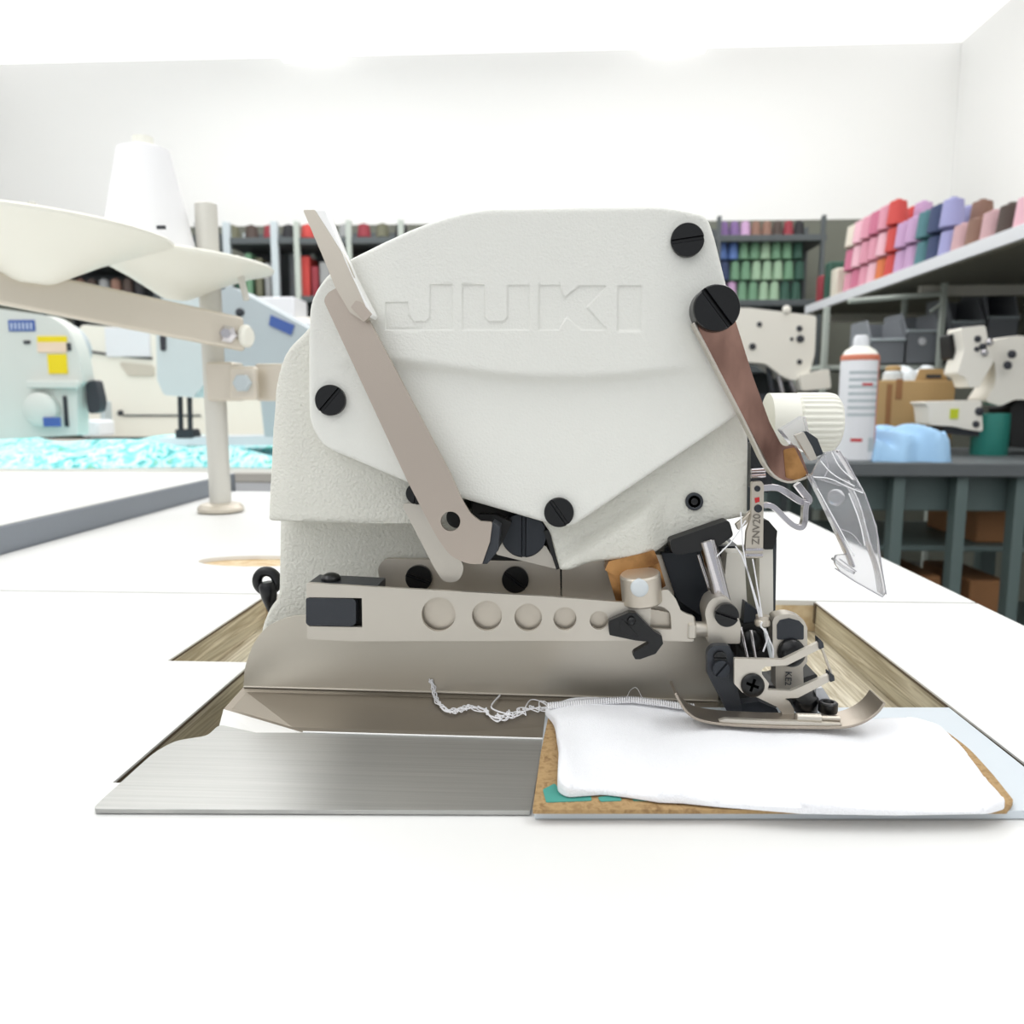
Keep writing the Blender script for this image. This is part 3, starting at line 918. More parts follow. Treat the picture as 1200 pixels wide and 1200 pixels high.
for pth, mm in (([(962, 540), (975, 556), (1002, 570)], 'cl_hi'), ([(975, 530), (984, 548), (1000, 562)], 'cl_hi'), ([(967, 534), (972, 548), (966, 560)], 'cl_edge'),
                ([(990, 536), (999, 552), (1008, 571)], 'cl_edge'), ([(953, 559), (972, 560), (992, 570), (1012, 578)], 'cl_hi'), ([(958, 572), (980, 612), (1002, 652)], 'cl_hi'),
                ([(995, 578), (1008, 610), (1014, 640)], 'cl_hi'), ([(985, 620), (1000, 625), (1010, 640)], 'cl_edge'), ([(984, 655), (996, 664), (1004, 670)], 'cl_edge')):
    ribbon('guard_highlight_crease', pth, 1.3, .3338, .0008, M[mm], gd)  # white strips are painted highlights, grey ones are creases
dome('guard_dimple', 980, 583, 10, .3355, M['clear'], gd, hh=.15)

# --- black hook handle at the left
hr = W(313, 681, .40)
V = []; F = []
NR, NT = 36, 14
for i in range(NR):
    a = 2 * PI * i / NR
    for k in range(NT):
        b = 2 * PI * k / NT
        rr = .0052 + .0026 * math.cos(b)
        V.append(hr + Vector((rr * math.cos(a), .0026 * math.sin(b), rr * math.sin(a))))
for i in range(NR):
    for k in range(NT):
        F.append((i * NT + k, i * NT + (k + 1) % NT, ((i + 1) % NR) * NT + (k + 1) % NT, ((i + 1) % NR) * NT + k))
hh = mk('hook_ring', V, F, M['blk'], mach)
lathe('hook_point', [(.0035, 0), (.0046, .002), (.0040, .008), (.0022, .014), (.0008, .0185), (.0002, .022)], W(313, 682, .398), (.10, 0, -1), M['blk'], hh)

# --- cloth guard plate, fold and work plate
guard_out = fillet([(285, 806), (287, 780, 10), (297, 753, 20), (313, 733, 20), (340, 722, 20), (368, 720, 10), (840, 735), (842, 822)], 2, 4)
cg = plate('cloth_guard_plate', guard_out, .372, .0016, M['bent'], mach, bevel=.0003)
zp = zt + .0022
A = [W(285, 805.5, .372), W(842, 822, .372), G(842, 872, zp), G(637, 866.5, zp), G(355, 858.5, zp), W(262, 831, .3595)]
# slight S-bend: slope from guard foot to the plate
fold = mk('folded_ledge', A + [v - Vector((0, 0, .0012)) for v in A],
          [(0, 1, 2, 3, 4, 5), (11, 10, 9, 8, 7, 6)] + [(i, i + 6, (i + 1) % 6 + 6, (i + 1) % 6) for i in range(6)], M['ledge'], cg, smooth=False)
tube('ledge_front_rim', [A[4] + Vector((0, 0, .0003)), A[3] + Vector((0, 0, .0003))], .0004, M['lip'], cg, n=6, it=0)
B = [W(262, 831, .3595), G(355, 858.5, zp), G(300, 859, zp), G(257, 850, zp)]
mk('chamfer_lip', B + [v - Vector((0, 0, .001)) for v in B], [(0, 1, 2, 3), (7, 6, 5, 4), (0, 4, 5, 1), (1, 5, 6, 2), (2, 6, 7, 3), (3, 7, 4, 0)], M['lip'], cg, smooth=False)  # wedge painted near-white for the ceiling's reflection
ribbon('ledge_rim', [(285, 805), (500, 811), (842, 822)], 1.6, .3712, .001, M['steel_lt'], cg, it=0)
wp = fillet([(257, 849, 6), (243, 862, 6), (205, 868, 10), (180, 882, 10), (118, 938, 0), (108, 948, 4), (622, 950, 2), (637, 866.5, 0), (355, 858.5, 0), (300, 858.5, 0)], 2, 4)
plate('work_plate', wp, zp, .0016, M['brushed'], mach, plane='G', bevel=.0003)
plate('throat_plate', fillet([(640, 829), (1112, 829), (1265, 950), (626, 950)], 2), zt + .0035, .003, M['strip'], mach, plane='G', bevel=.0004)
plate('plate_bed', [(640, 832), (1060, 832), (1080, 940), (630, 940)], zt + .0004, .022, M['slate_dk'], mach, plane='G', bevel=.0004)
plate('work_plate_bed', [(300, 868), (625, 870), (612, 940), (180, 940)], zt + .0004, .022, M['slate_dk'], mach, plane='G', bevel=.0004)
# feet into the tray
box('machine_base', (-.09, .392, zt - .0236), (.10, .48, zt + .02), M['paint_cast'], mach, bevel=.003)

# ================================================================== FABRIC, PAPER
zb = zt + .0055
brown = plate('printed_card', fillet([(643, 838, 3), (700, 828), (1000, 846), (1080, 846, 10), (1104, 853, 12), (1137, 878, 12), (1164, 908, 12), (1188, 938, 4), (1180, 949, 3), (624, 949, 2), (634, 880, 3)], 4), zb, .0015, M['brown_print'], None, plane='G', bevel=.0003)
tag(brown, 'brown speckled sheet with teal print showing under the white knit fabric', 'fabric sheet')
for q in ([(636, 925), (650, 918), (662, 932), (690, 926), (694, 938), (640, 940)], [(740, 930), (762, 931), (760, 938), (742, 938)], [(700, 934), (724, 931), (730, 938), (704, 939)]):
    plate('teal_print', fillet(q, 2), zb + .00025, .0003, M['tealprint'], brown, plane='G', bevel=0)
fab_out = fillet([(637, 828, 3), (667, 818, 8), (707, 814.5, 20), (760, 819, 20), (800, 827, 20), (850, 835), (1000, 836), (1075, 836, 12), (1097, 848, 12), (1128, 873, 10), (1156, 907, 12), (1180, 938, 4), (1160, 944, 6), (1050, 946), (940, 944), (840, 936), (800, 932), (773, 931),
                  (733, 925), (707, 922), (664, 925, 6), (653, 918, 5), (655, 877), (650, 842, 8)], 4, 4)


def fab_h(V):
    x = V[:, 0]; y = V[:, 1]
    h = .0009 * np.sin(x / 37 + y / 25) + .0006 * np.sin(x / 19 - y / 14)
    h += .003 * np.exp(-((x - 655) / 22) ** 2) * smooth((y - 835) / 60)
    h += .0012 * np.exp(-((y - (845 + (x - 700) * .02)) / 8) ** 2)
    h -= .0018 * np.exp(-(((x - 920) / 140) ** 2 + ((y - 846) / 14) ** 2))
    return h


fab = plate('white_fabric', fab_out, zb + .0038, .0030, M['fabric'], None, plane='G', edge=5, grid=6, hfn=fab_h, sharp=80)
tag(fab, 'folded white knit fabric with serged edge lying under the presser foot', 'fabric')
# serged edge loops
zs = zb + .0048
V = []; F = []
for k in range(64):
    x = 642 + (812 - 642) * k / 63
    ytop = 822 - 8 * math.sin(min(1, (x - 637) / 150) * PI * .62) + max(0, x - 740) * .12
    a = G(x, ytop + 1, zs); b = G(x + 1.2, ytop + 9, zs + .0002)
    m_ = (a + b) / 2 + Vector((0, 0, .0012))
    v, f = tube_vf(smooth_path([a - Vector((0, 0, .001)), m_, b], 1), .00045, 5)
    s = len(V); V += v; F += [tuple(i + s for i in q) for q in f]
mk('serged_edge', V, F, M['thread'], fab)
# thread tail
V = []; F = []
spine = [(641, 829), (625, 828), (610, 834), (596, 838), (585, 842), (574, 838), (565, 829), (552, 828), (540, 832), (528, 834), (518, 829), (511, 818), (508, 806), (505, 797)]


def tail_pt(x, y, k):
    # lies on the sloping ledge low down, climbs the guard plate near the end
    d = ray(x, y)
    nrm = (A[1] - A[0]).cross(A[3] - A[0]).normalized()
    t = (A[0] - C0).dot(nrm) / d.dot(nrm)
    p1 = C0 + d * t
    p2 = W(x, y, .372)
    return p1 if p1.y < p2.y else p2


for j in range(5):
    pts = []
    ph = j * 1.3
    sp = smooth_path([(p[0], p[1], 0) for p in spine], 2)
    for i, p in enumerate(sp):
        u = i / len(sp)
        amp = (6.5 * (1 - u) ** 1.3 + 2.2) * (1 if u < .95 else .4)
        q = (p.x + amp * .75 * math.sin(i * (.8 + .17 * j) + ph * 2) + random.uniform(-1.2, 1.2), p.y + amp * (.55 + .5 * math.sin(i * .31 + j)) * math.cos(i * (.7 + .23 * j) + ph) + random.uniform(-1, 1))
        w = tail_pt(*q, i)
        w += Vector((0, -.0010 - .0004 * math.sin(i + j), .0004))
        pts.append(w)
    v, f = tube_vf(smooth_path(pts, 2), .00028, 5)
    s = len(V); V += v; F += [tuple(i + s for i in q) for q in f]
v, f = tube_vf(smooth_path([tail_pt(598, 838, 0), tail_pt(580, 833, 0), tail_pt(574, 828, 0), tail_pt(586, 815, 0)], 2), .0004, 6)
s = len(V); V += [p + Vector((0, -.001, .0005)) for p in v]; F += [tuple(i + s for i in q) for q in f]
mk('thread_tail', V, F, M['thread'], fab)['label'] = 'loose curly white chain of thread'
tube('loose_loop', [G(735, 817, zs), G(738, 811, zs) + Vector((0, 0, .001)), G(746, 809, zs) + Vector((0, 0, .002)), G(752, 817, zs)], .00012, M['thread'], fab, n=5)

# ================================================================== LEFT: THREAD STAND
pb = G(259, 600, zt)
stand = thing('thread_stand', (pb.x, pb.y, zt), 'grey thread stand pole with side arms standing on the white table', 'thread stand')
pr_ = 12.5 * S(pb.y)
rod('pole', pb + Vector((0, 0, .006)), Vector((pb.x, pb.y, W(259, 238, pb.y).z)), pr_, M['pole'], stand, n=32)
fr = 27 * S(pb.y)
lathe('base_flange', [(fr * .8, 0), (fr, .002), (fr, .006), (fr * .86, .011), (fr * .6, .013)], pb, (0, 0, 1), M['beige_metal'], stand, n=40)
# long arm
a0 = W(285, 392, pb.y - .03); a1 = W(-60, 321, .80)
dirv = (a1 - a0); dirv.z = 0; dirv.normalize()
side = Vector((-dirv.y, dirv.x, 0))
hh2 = 19 * S(pb.y)
V = []
for p in (a0, a1):
    for (s_, z_) in ((-.006, -hh2), (.006, -hh2), (.006, hh2), (-.006, hh2)):
        V.append(p + side * s_ + Vector((0, 0, z_ * 1.0)))
sa = mk('side_arm', V, [(0, 1, 2, 3), (7, 6, 5, 4), (0, 4, 5, 1), (1, 5, 6, 2), (2, 6, 7, 3), (3, 7, 4, 0)], M['beige_metal'], stand, bevel=.004, seg=3)
lathe('arm_bolt', [(.011, 0), (.011, .008), (.006, .012), (.006, .02)], W(268, 392, pb.y - .045), (.2, -1, 0), M['chrome'], sa, n=6)
lathe('end_cap', [(.012, 0), (.014, .002), (.014, .006), (.011, .009)], W(285, 394, pb.y - .03), (1, -.2, 0), M['cream_plastic'], sa, n=20)
cl = pbox('pole_clamp', 240, 424, 274, 470, pb.y - .022, .04, M['beige_metal'], stand, .003)
c2 = pbox('clamp_plate', 267, 429, 301, 469, pb.y - .034, .012, M['beige_metal'], stand, .004)
lathe('clamp_bolt', [(.0115, 0), (.0115, .006), (.010, .008)], W(285, 449, pb.y - .034), (0, -1, 0), M['greyblue'], c2, n=6)
pbox('cross_arm', 298, 426, 372, 470, pb.y - .01, .03, M['beige_metal'], stand, .003)
rod('thread_guide_wire', W(276, 300, 1.0), W(289, 352, 1.0), .004, M['pole'], stand, n=12)


def spool_disc(cx, cy, rx, y, apex, label, tilt):
    c = W(cx, cy, y)
    s = S(y); r = rx * s
    dp = (apex - cy) * s
    t = thing('spool_disc', c - Vector((0, 0, dp)), label, 'spool holder', 'spool discs on the thread stand')
    ax = Vector((math.sin(tilt), 0, math.cos(tilt)))
    lathe('dish', [(r * .10, -dp), (r * .15, -dp * .96), (r * .48, -dp * .50), (r * .80, -dp * .14), (r * .96, -.001), (r, .0015), (r * 1.005, .0045), (r * .985, .0065), (r * .93, .004), (r * .5, -dp * .4), (r * .10, -dp * .7)],
          c, ax, M['cream_plastic'], t, n=64, sharp=50)
    rod('spindle', c - Vector((0, 0, dp * .8)), c + Vector((0, 0, .03)), .004, M['pole'], t, n=12)
    return t


spool_disc(207, 308, 108, 1.0, 350, 'cream plastic spool dish nearest the stand pole, holding a white thread cone', R(5))
spool_disc(40, 272, 150, .84, 330, 'large cream plastic spool dish cut by the left edge of the photo', R(4))
cc = W(176, 311, 1.0)
cn_ = thing('thread_cone', cc, 'tall white thread cone standing in the spool dish nearest the pole', 'thread cone')
lathe('thread_winding', [(.046, 0), (.055, .004), (.0545, .02), (.030, .135), (.022, .138)], cc, (0, 0, 1), M['thread'], cn_, n=40)
lathe('cone_core', [(.012, .138), (.012, .15), (.009, .15)], cc, (0, 0, 1), M['cream_plastic'], cn_, n=24)
for (x, y) in ((188, 266), (178, 289)):
    pbox('label_mark', x - 5, y - 2, x + 5, y + 2, .944, .004, M['ink'], cn_, .0005)

# ================================================================== LEFT BACKGROUND
# neighbouring table with grey edge
p0 = G(0, 650, zt); p1 = G(240, 581, zt)
nx = p0.x
ntb = thing('side_table', (nx - .5, .9, 0), 'neighbouring white table with thick grey edge at the left of the machine table', 'table')
zn = zt + .0265
box('tabletop', (nx - 1.3, .25, zt - .005), (nx, 1.30, zn), M['tableedge'], ntb, bevel=.002)
box('top_sheet', (nx - 1.3, .25, zn), (nx - .002, 1.298, zn + .0012), M['laminate'], ntb, bevel=.0003)
for (x, y) in ((nx - .12, .32), (nx - .12, 1.24), (nx - 1.24, .32), (nx - 1.24, 1.24)):
    box('leg', (x - .02, y - .02, 0), (x + .02, y + .02, zt - .005), M['bench_leg'], ntb, bevel=.003)
bt = thing('back_table', (-1.4, 2.2, 0), 'long white sewing table behind on the left, covered with teal printed cloth', 'table')
box('tabletop', (-2.6, 1.62, zt - .022), (-.42, 3.0, zt), M['edge_lt'], bt, bevel=.003)
for (x, y) in ((-2.5, 1.7), (-.5, 1.7), (-2.5, 2.9), (-.5, 2.9)):
    box('leg', (x - .025, y - .025, 0), (x + .025, y + .025, zt - .022), M['bench_leg'], bt, bevel=.003)


def heap(name, x0, x1, y0, y1, z, hh_, m, label, cat, seed=0, nx_=60, ny_=30, fold=1.0, steep=1.0, flat=.55):
    rnd = random.Random(seed)
    ph = [rnd.uniform(0, 6) for _ in range(8)]
    V = []; F = []
    for j in range(ny_ + 1):
        for i in range(nx_ + 1):
            u = i / nx_; v = j / ny_
            e = min(1, min(u, 1 - u) * 10 * steep) * min(1, min(v, 1 - v) * 6 * steep)
            e = math.sin(e * PI / 2)
            h = hh_ * e * (flat + .25 * (1.3 - flat) * math.sin(u * 17 * fold + ph[0] + 3 * v) + .2 * math.sin(v * 11 + ph[1] + 5 * u * fold) + .12 * math.sin(u * 41 * fold + v * 23 + ph[2]))
            wob = .02 * math.sin(v * 9 + ph[3]) * (x1 - x0); wob2 = .05 * math.sin(u * 13 + ph[4]) * (y1 - y0)
            V.append(Vector((x0 + (x1 - x0) * u + wob, y0 + (y1 - y0) * v + wob2, z + max(h, 0) + .0015)))
    w = nx_ + 1
    for j in range(ny_):
        for i in range(nx_):
            F.append((j * w + i, j * w + i + 1, (j + 1) * w + i + 1, (j + 1) * w + i))
    n = len(V)
    V += [Vector((p.x, p.y, z + .0003)) for p in V]
    F += [tuple(reversed([k + n for k in q])) for q in F]
    rim = list(range(w)) + [j * w + nx_ for j in range(1, ny_ + 1)] + [ny_ * w + i for i in range(nx_ - 1, -1, -1)] + [j * w for j in range(ny_ - 1, 0, -1)]
    for k in range(len(rim)):
        a, b = rim[k], rim[(k + 1) % len(rim)]
        F.append((b, a, a + n, b + n))
    o = mk(name, V, F, m, None, sharp=70)
    tag(o, label, cat)
    return o


heap('printed_cloth', -1.9, -.44, 1.70, 2.28, zt, .055, M['teal_cloth'], 'crumpled teal and white printed cloth spread along the back left table', 'fabric', 3)

# industrial machine at far left
ya = 1.95
ma = thing('sewing_machine', W(40, 515, ya), 'pale grey-green sewing machine with yellow stickers at the left edge', 'sewing machine')
plate('machine_body', fillet([(-60, 362), (0, 362), (58, 370, 10), (80, 384, 14), (92, 412, 20), (98, 448, 4), (90, 453, 3), (91, 510, 2), (-60, 518)], 5, 4), ya, .05, M['pale_green'], ma, bevel=.008, seg=3)
bd = pbox('name_badge', 9, 375, 41, 388, ya - .003, .004, M['badge'], ma, .0005)
for k in range(6):
    pbox('badge_letter', 12 + k * 4.6, 378, 14.4 + k * 4.6, 386, ya - .004, .001, M['badge_ink'], bd, 0)
pbox('warning_sticker', 43, 394, 78, 401, ya - .003, .004, M['yellow'], ma, .0005)
pbox('warning_sticker', 43, 401, 78, 413, ya - .003, .004, M['pinkish'], ma, .0005)
s_ = pbox('warning_sticker', 55, 415, 79, 438, ya - .003, .004, M['yellow'], ma, .0005)
s_['label'] = 'large square yellow sticker'
pbox('vent_slot', 27, 399, 35, 403, ya - .003, .004, M['ink'], ma, .0005)
pbox('vent_slot', 78, 402, 83, 411, ya - .003, .004, M['ink'], ma, .0005)
pbox('control_panel', 30, 446, 90, 455, ya - .02, .02, M['pale_green'], ma, .003)
lathe('stitch_dial', [(20 * S(ya), 0), (21 * S(ya), .004), (20 * S(ya), .02), (16 * S(ya), .026), (.003, .027)], W(52, 480, ya), (0, -1, 0), M['pale_green'], ma, n=40)
pbox('dial_badge', 50, 489, 71, 500, ya - .030, .004, M['badge'], ma, .0005)
pbox('side_slot', 73, 464, 80, 500, ya - .004, .006, M['slate'], ma, .001)
lathe('handwheel', [(.04, 0), (.064, .004), (.068, .015), (.064, .03), (.04, .034)], W(79, 411, ya + .095), (.1, -1, 0), M['greyblue'], ma, n=40)
# dark handle thing
plate('knee_pad', fillet([(100, 448), (112, 444), (118, 470), (116, 482), (104, 486), (101, 470)], 5), ya + .02, .03, M['ink'], ma, bevel=.006, seg=3)

# cream machine behind
yc = 2.75
mc = thing('sewing_machine', W(180, 512, yc), 'large cream sewing machine far behind the pale blue one, at the left', 'sewing machine')
plate('machine_body', fillet([(92, 380), (235, 392), (330, 400), (340, 512), (98, 512), (94, 440)], 8, 4), yc, .12, M['cream'], mc, bevel=.01, seg=3)
pbox('white_panel', 122, 384, 176, 418, yc - .01, .012, M['can_white'], mc, .002)
plate('slot_cover', fillet([(138, 424), (180, 428), (180, 441), (150, 440)], 3), yc - .006, .008, M['beige_metal'], mc, bevel=.002)
tube('seam_line', [W(100, 411, yc - .004), W(130, 416, yc - .004), W(178, 420, yc - .004)], .004, M['ink'], mc, n=8)
dome('body_bolt', 141, 484, 3.5, yc - .002, M['ink'], mc)
pbox('base_gap', 144, 486, 235, 488, yc - .004, .006, M['ink'], mc, 0)
pbox('thread_post', 116, 470, 124, 510, yc - .10, .05, M['greyblue'], mc, .004)
pbox('white_cap', 92, 492, 116, 512, yc - .3, .1, M['can_white'], mc, .01)

# pale blue machine
yb = 1.85
mb = thing('sewing_machine', W(215, 520, yb), 'pale blue sewing machine head with two needle bars, between the stand pole and the cone', 'sewing machine')
plate('machine_head', fillet([(183, 396, 4), (186, 350, 4), (240, 344, 6), (244, 420), (238, 452), (226, 466, 3), (192, 463, 4), (184, 445, 3)], 4, 4), yb, .12, M['pale_blue'], mb, bevel=.006, seg=3)
plate('machine_arm', fillet([(242, 344), (272, 336, 3), (352, 380, 4), (385, 400), (385, 470), (300, 430), (242, 425)], 4, 4), yb + .02, .12, M['greyblue'], mb, bevel=.006, seg=3)
bd = plate('name_badge', [(317, 369), (345, 381), (341, 393), (315, 381)], yb + .016, .003, M['badge'], mb, bevel=0)
plate('head_slot', fillet([(187, 393), (194, 393), (194, 411), (188, 411)], 2), yb - .003, .004, M['ink'], mb, bevel=0)
dome('arm_knob', 292, 391, 4, yb + .018, M['ink'], mb)
dome('arm_knob', 281, 366, 5, yb + .018, M['slate'], mb)
for x in (211, 222):
    rod('needle_bar', W(x, 462, yb + .04), W(x + 1, 505, yb + .04), .006, M['slate'], mb, n=12)
plate('presser_foot', fillet([(205, 503), (225, 503), (228, 514), (206, 514)], 2), yb + .03, .04, M['slate'], mb, bevel=.001)
plate('machine_bed', fillet([(186, 513), (352, 510), (385, 512), (385, 522), (186, 522)], 2), yb + .03, .12, M['can_white'], mb, bevel=.002)
plate('bed_column', fillet([(300, 425), (385, 450), (385, 512), (310, 512)], 3), yb + .03, .1, M['greyblue'], mb, bevel=.002)

# ================================================================== BACK SHELVING
BACKD = 4.05
cols_named = {'blue': (70, 110, 190), 'green': (96, 150, 110), 'pale green': (140, 180, 140), 'purple': (120, 84, 150), 'brown': (140, 96, 76), 'pink': (220, 130, 156), 'deep pink': (206, 92, 130),
              'lilac': (190, 140, 190), 'red': (226, 52, 44), 'orange': (232, 106, 40), 'teal': (60, 122, 132), 'navy': (44, 62, 110), 'lavender': (146, 146, 206), 'dusty pink': (200, 150, 156),
              'dark green': (34, 84, 66), 'olive': (104, 104, 76), 'grey': (146, 148, 148), 'black': (34, 34, 38), 'dark brown': (74, 56, 48), 'crimson': (160, 34, 48), 'cream': (214, 206, 186), 'white': (226, 226, 222),
              'light pink': (232, 168, 184)}
cols_named = {k: tuple(int(c * .72 + .28 * (sum(v) / 3 + 12)) for c in v) for k, v in cols_named.items()}
CM_ = {k: mat(k.replace(' ', '_') + '_thread', v, 0.7, bump=.3, bscale=300) for k, v in cols_named.items()}
cone_mesh = {}


def cone(colr, base, r, h, place, group):
    key = (colr, round(r, 3), round(h, 3))
    label = f'{colr} thread cone {place}'
    if key not in cone_mesh:
        o = lathe('thread_cone', [(r * .8, 0), (r, h * .04), (r * .98, h * .12), (r * .78, h * .9), (r * .6, h * .93), (r * .3, h * .93), (r * .3, h)], base, (0, 0, 1), CM_[colr], None, n=16)
        cone_mesh[key] = o
        o.location = base
    else:
        o = cone_mesh[key].copy(); COL.objects.link(o)
        o.location = base
    tag(o, label, 'thread cone', f'{colr} thread cones {place}')
    return o


def shelf_unit(name, px0, px1, yd, shelf_py, label, post_px, depth=.30, postmat=None, top_py=256, back=True, post_w=4, m=None):
    """rack: shelves at traced heights, posts at traced positions"""
    m = m or M['shelf_dk']
    xa = W(px0, 300, yd).x; xb = W(px1, 300, yd).x
    t = thing(name, ((xa + xb) / 2, yd + depth / 2, 0), label, 'shelving')
    tz = W(600, top_py, yd).z
    for py in shelf_py:
        z = W(600, py, yd).z
        box('shelf_board', (xa, yd, z - .03), (xb, yd + depth, z), m, t, bevel=.002)
    for px in post_px:
        x = W(px, 300, yd).x
        w = post_w * S(yd)
        for yy in (yd - .004, yd + depth - .03):
            box('post', (x - w / 2, yy, 0), (x + w / 2, yy + .03, tz), postmat or m, t, bevel=.002)
    if back:
        box('back_panel', (xa, yd + depth, 0.3), (xb, yd + depth + .01, tz), M['shelf_dk'], t, bevel=0)
    return t


u1 = shelf_unit('shelf_rack', 838, 968, BACKD, [278, 353, 430], 'dark shelving at the back right loaded with rows of thread cones', [842, 964], .30)
rowcols = [['blue', 'blue', 'green', 'green', 'pale green', 'green', 'green', 'dark green'], ['navy', 'green', 'green', 'pale green', 'pale green', 'pale green', 'green', 'dark green'], ['purple', 'lilac', 'green', 'green', 'pale green', 'pale green', 'dark green', 'dark green']]
for r_, base_py in enumerate((353, 330, 307)):
    z = W(600, 353, BACKD).z + r_ * .098
    cl_ = rowcols[2 - r_]
    for k in range(8):
        x = W(846 + k * 12.6 + (r_ % 2) * 3, 300, BACKD + .06).x
        cone(cl_[k], Vector((x, BACKD + .06, z)), .026, .095, 'stacked on the back right rack, ' + ('lowest row', 'middle row', 'top row')[r_], 'x')
    if r_ < 2:
        pass
for k in range(8):
    x = W(848 + k * 12.6, 270, BACKD + .06).x
    cone(['purple', 'purple', 'lilac', 'brown', 'brown', 'dark brown', 'crimson', 'black'][k], Vector((x, BACKD + .06, W(600, 278, BACKD).z)), .026, .075, 'on the upper board of the back right rack', 'x')

# left/centre shelving
u2 = shelf_unit('shelf_rack', 262, 345, BACKD, [275, 346, 420], 'grey shelving at the back left beside the stand pole, filled with dark goods', [322, 266], .30, postmat=M['greyblue'], post_w=8)
u3 = shelf_unit('shelf_rack', 346, 520, BACKD - .02, [276, 345, 420], 'light framed shelving holding red and dark boxes behind the machine head', [348, 409, 470], .30, postmat=M['rack'], post_w=6)
for c in ('dark green', 'green'):
    pass
stuff = [(274, 343, 284, 300, 'dark green'), (286, 343, 296, 290, 'green'), (298, 343, 308, 296, 'olive'), (309, 343, 318, 302, 'grey')]
for k, (x0, y1_, x1_, y0_, c) in enumerate(stuff):
    o = pbox('box', x0, y0_, x1_, y1_, BACKD + .04, .15, CM_[c], None, .006)
    o.location.z += (W(600, 346, BACKD).z - (W(x0, y1_, BACKD + .04).z)) + .001
    tag(o, f'{c} narrow carton on the back left rack', 'box')
zz = W(600, 345, BACKD - .02).z
for k, (x0, x1_, hgt, c, lb) in enumerate([(352, 362, .20, 'red', 'tall red carton behind the lever'), (364, 372, .15, 'crimson', 'crimson carton right of the tall red one'), (374, 386, .17, 'grey', 'grey carton on the light framed rack'), (388, 398, .22, 'red', 'red carton next to the rack post'),
                                          (416, 440, .20, 'dark brown', 'dark brown carton on the light framed rack'), (444, 464, .12, 'black', 'low black carton on the light framed rack')]):
    xa = W(x0, 300, BACKD + .03).x; xb = W(x1_, 300, BACKD + .03).x
    o = box('carton', (xa, BACKD + .03, zz + .001), (xb, BACKD + .2, zz + hgt), CM_[c], None, .005)
    tag(o, lb, 'box')
for k, c in enumerate(['olive', 'dark brown', 'crimson', 'black', 'red', 'dark green', 'grey', 'crimson', 'olive', 'black']):
    px = 272 + k * 22
    base_z = W(600, 275.5, BACKD).z
    x = W(px, 268, BACKD + .05).x
    cone(c, Vector((x, BACKD + .06, base_z + .004)), .035, .07, 'on the top board behind the lever strip', 'x')
o = pbox('carton', 300, 348, 345, 372, 3.7, .2, M['can_white'], None, .005)
st2 = shelf_unit('storage_rack', 40, 235, BACKD, [300, 345, 420], 'dark rack with brown goods seen between the spool dishes', [44, 180, 232], .30)
tag(o, 'white carton on the low cupboard under the back left rack', 'box')
cb = thing('cupboard', (W(310, 400, 3.7).x, 3.85, 0), 'white cupboard in front of the back left rack', 'cupboard')
ztop = W(322, 372, 3.7).z
box('carcass', (W(262, 400, 3.7).x, 3.70, 0), (W(500, 400, 3.7).x, 3.98, ztop), M['cream'], cb, .005)
dk = [box('door', (W(a_, 400, 3.7).x + .004, 3.68, .08), (W(b_, 400, 3.7).x - .004, 3.699, ztop - .02), M['can_white'], cb, .004) for a_, b_ in ((262, 340), (340, 420), (420, 500))]
for k in range(9):
    px = 50 + k * 14
    x = W(px, 320, BACKD + .05).x
    cone(['brown', 'dark brown', 'cream', 'brown', 'dark brown', 'grey', 'brown', 'dark brown', 'black'][k], Vector((x, BACKD + .06, W(600, 345, BACKD).z)), .03, .10, 'on the dark rack between the spool dishes', 'x')

# ================================================================== RIGHT SIDE LONG SHELF
Y1 = 3.85
xs = (966 - 650) / FPX * 3.6
e1 = W(966, 352, 3.6)
SX = e1.x; SZ = e1.z
ls = thing('long_shelf', (SX + .25, 2.8, 1.0), 'long white wall shelf running along the right side, stacked with coloured thread cones', 'shelf')
box('shelf_board', (SX, 1.55, SZ - .03), (2.1, Y1, SZ), M['shelf_lt'], ls, bevel=.002)
box('front_lip', (SX - .006, 1.55, SZ - .032), (SX - .0005, Y1, SZ + .004), M['can_white'], ls, bevel=.001)
box('underside_panel', (SX + .02, 1.56, SZ - .034), (2.09, Y1 - .01, SZ - .0305), M['shelf_under'], ls, bevel=0)
for yb_ in (1.7, 2.9, 3.8):
    box('bracket', (SX + .1, yb_, SZ - .07), (2.09, yb_ + .03, SZ - .034), M['shelf_lt'], ls, bevel=.002)
seq = ['pink', 'deep pink', 'pink', 'light pink', 'orange', 'red', 'lilac', 'lilac', 'teal', 'navy', 'lavender', 'dusty pink', 'brown', 'dusty pink', 'dark brown', 'light pink', 'black', 'teal', 'crimson', 'light pink']
seq2 = ['deep pink', 'light pink', 'pink', 'pink', 'light pink', 'red', 'lilac', 'lilac', 'teal', 'navy', 'lavender', 'brown', 'dusty pink', 'dark brown', 'brown', 'olive', 'teal', 'teal', 'crimson', 'crimson']
seq3 = ['cream', 'light pink', 'pink', 'deep pink', 'pink', 'red', 'lilac', 'lavender', 'teal', 'navy', 'lavender', 'olive', 'olive', 'brown', 'dark brown', 'olive', 'teal', 'teal', 'crimson', 'pink']
yy = 3.42
k = 0
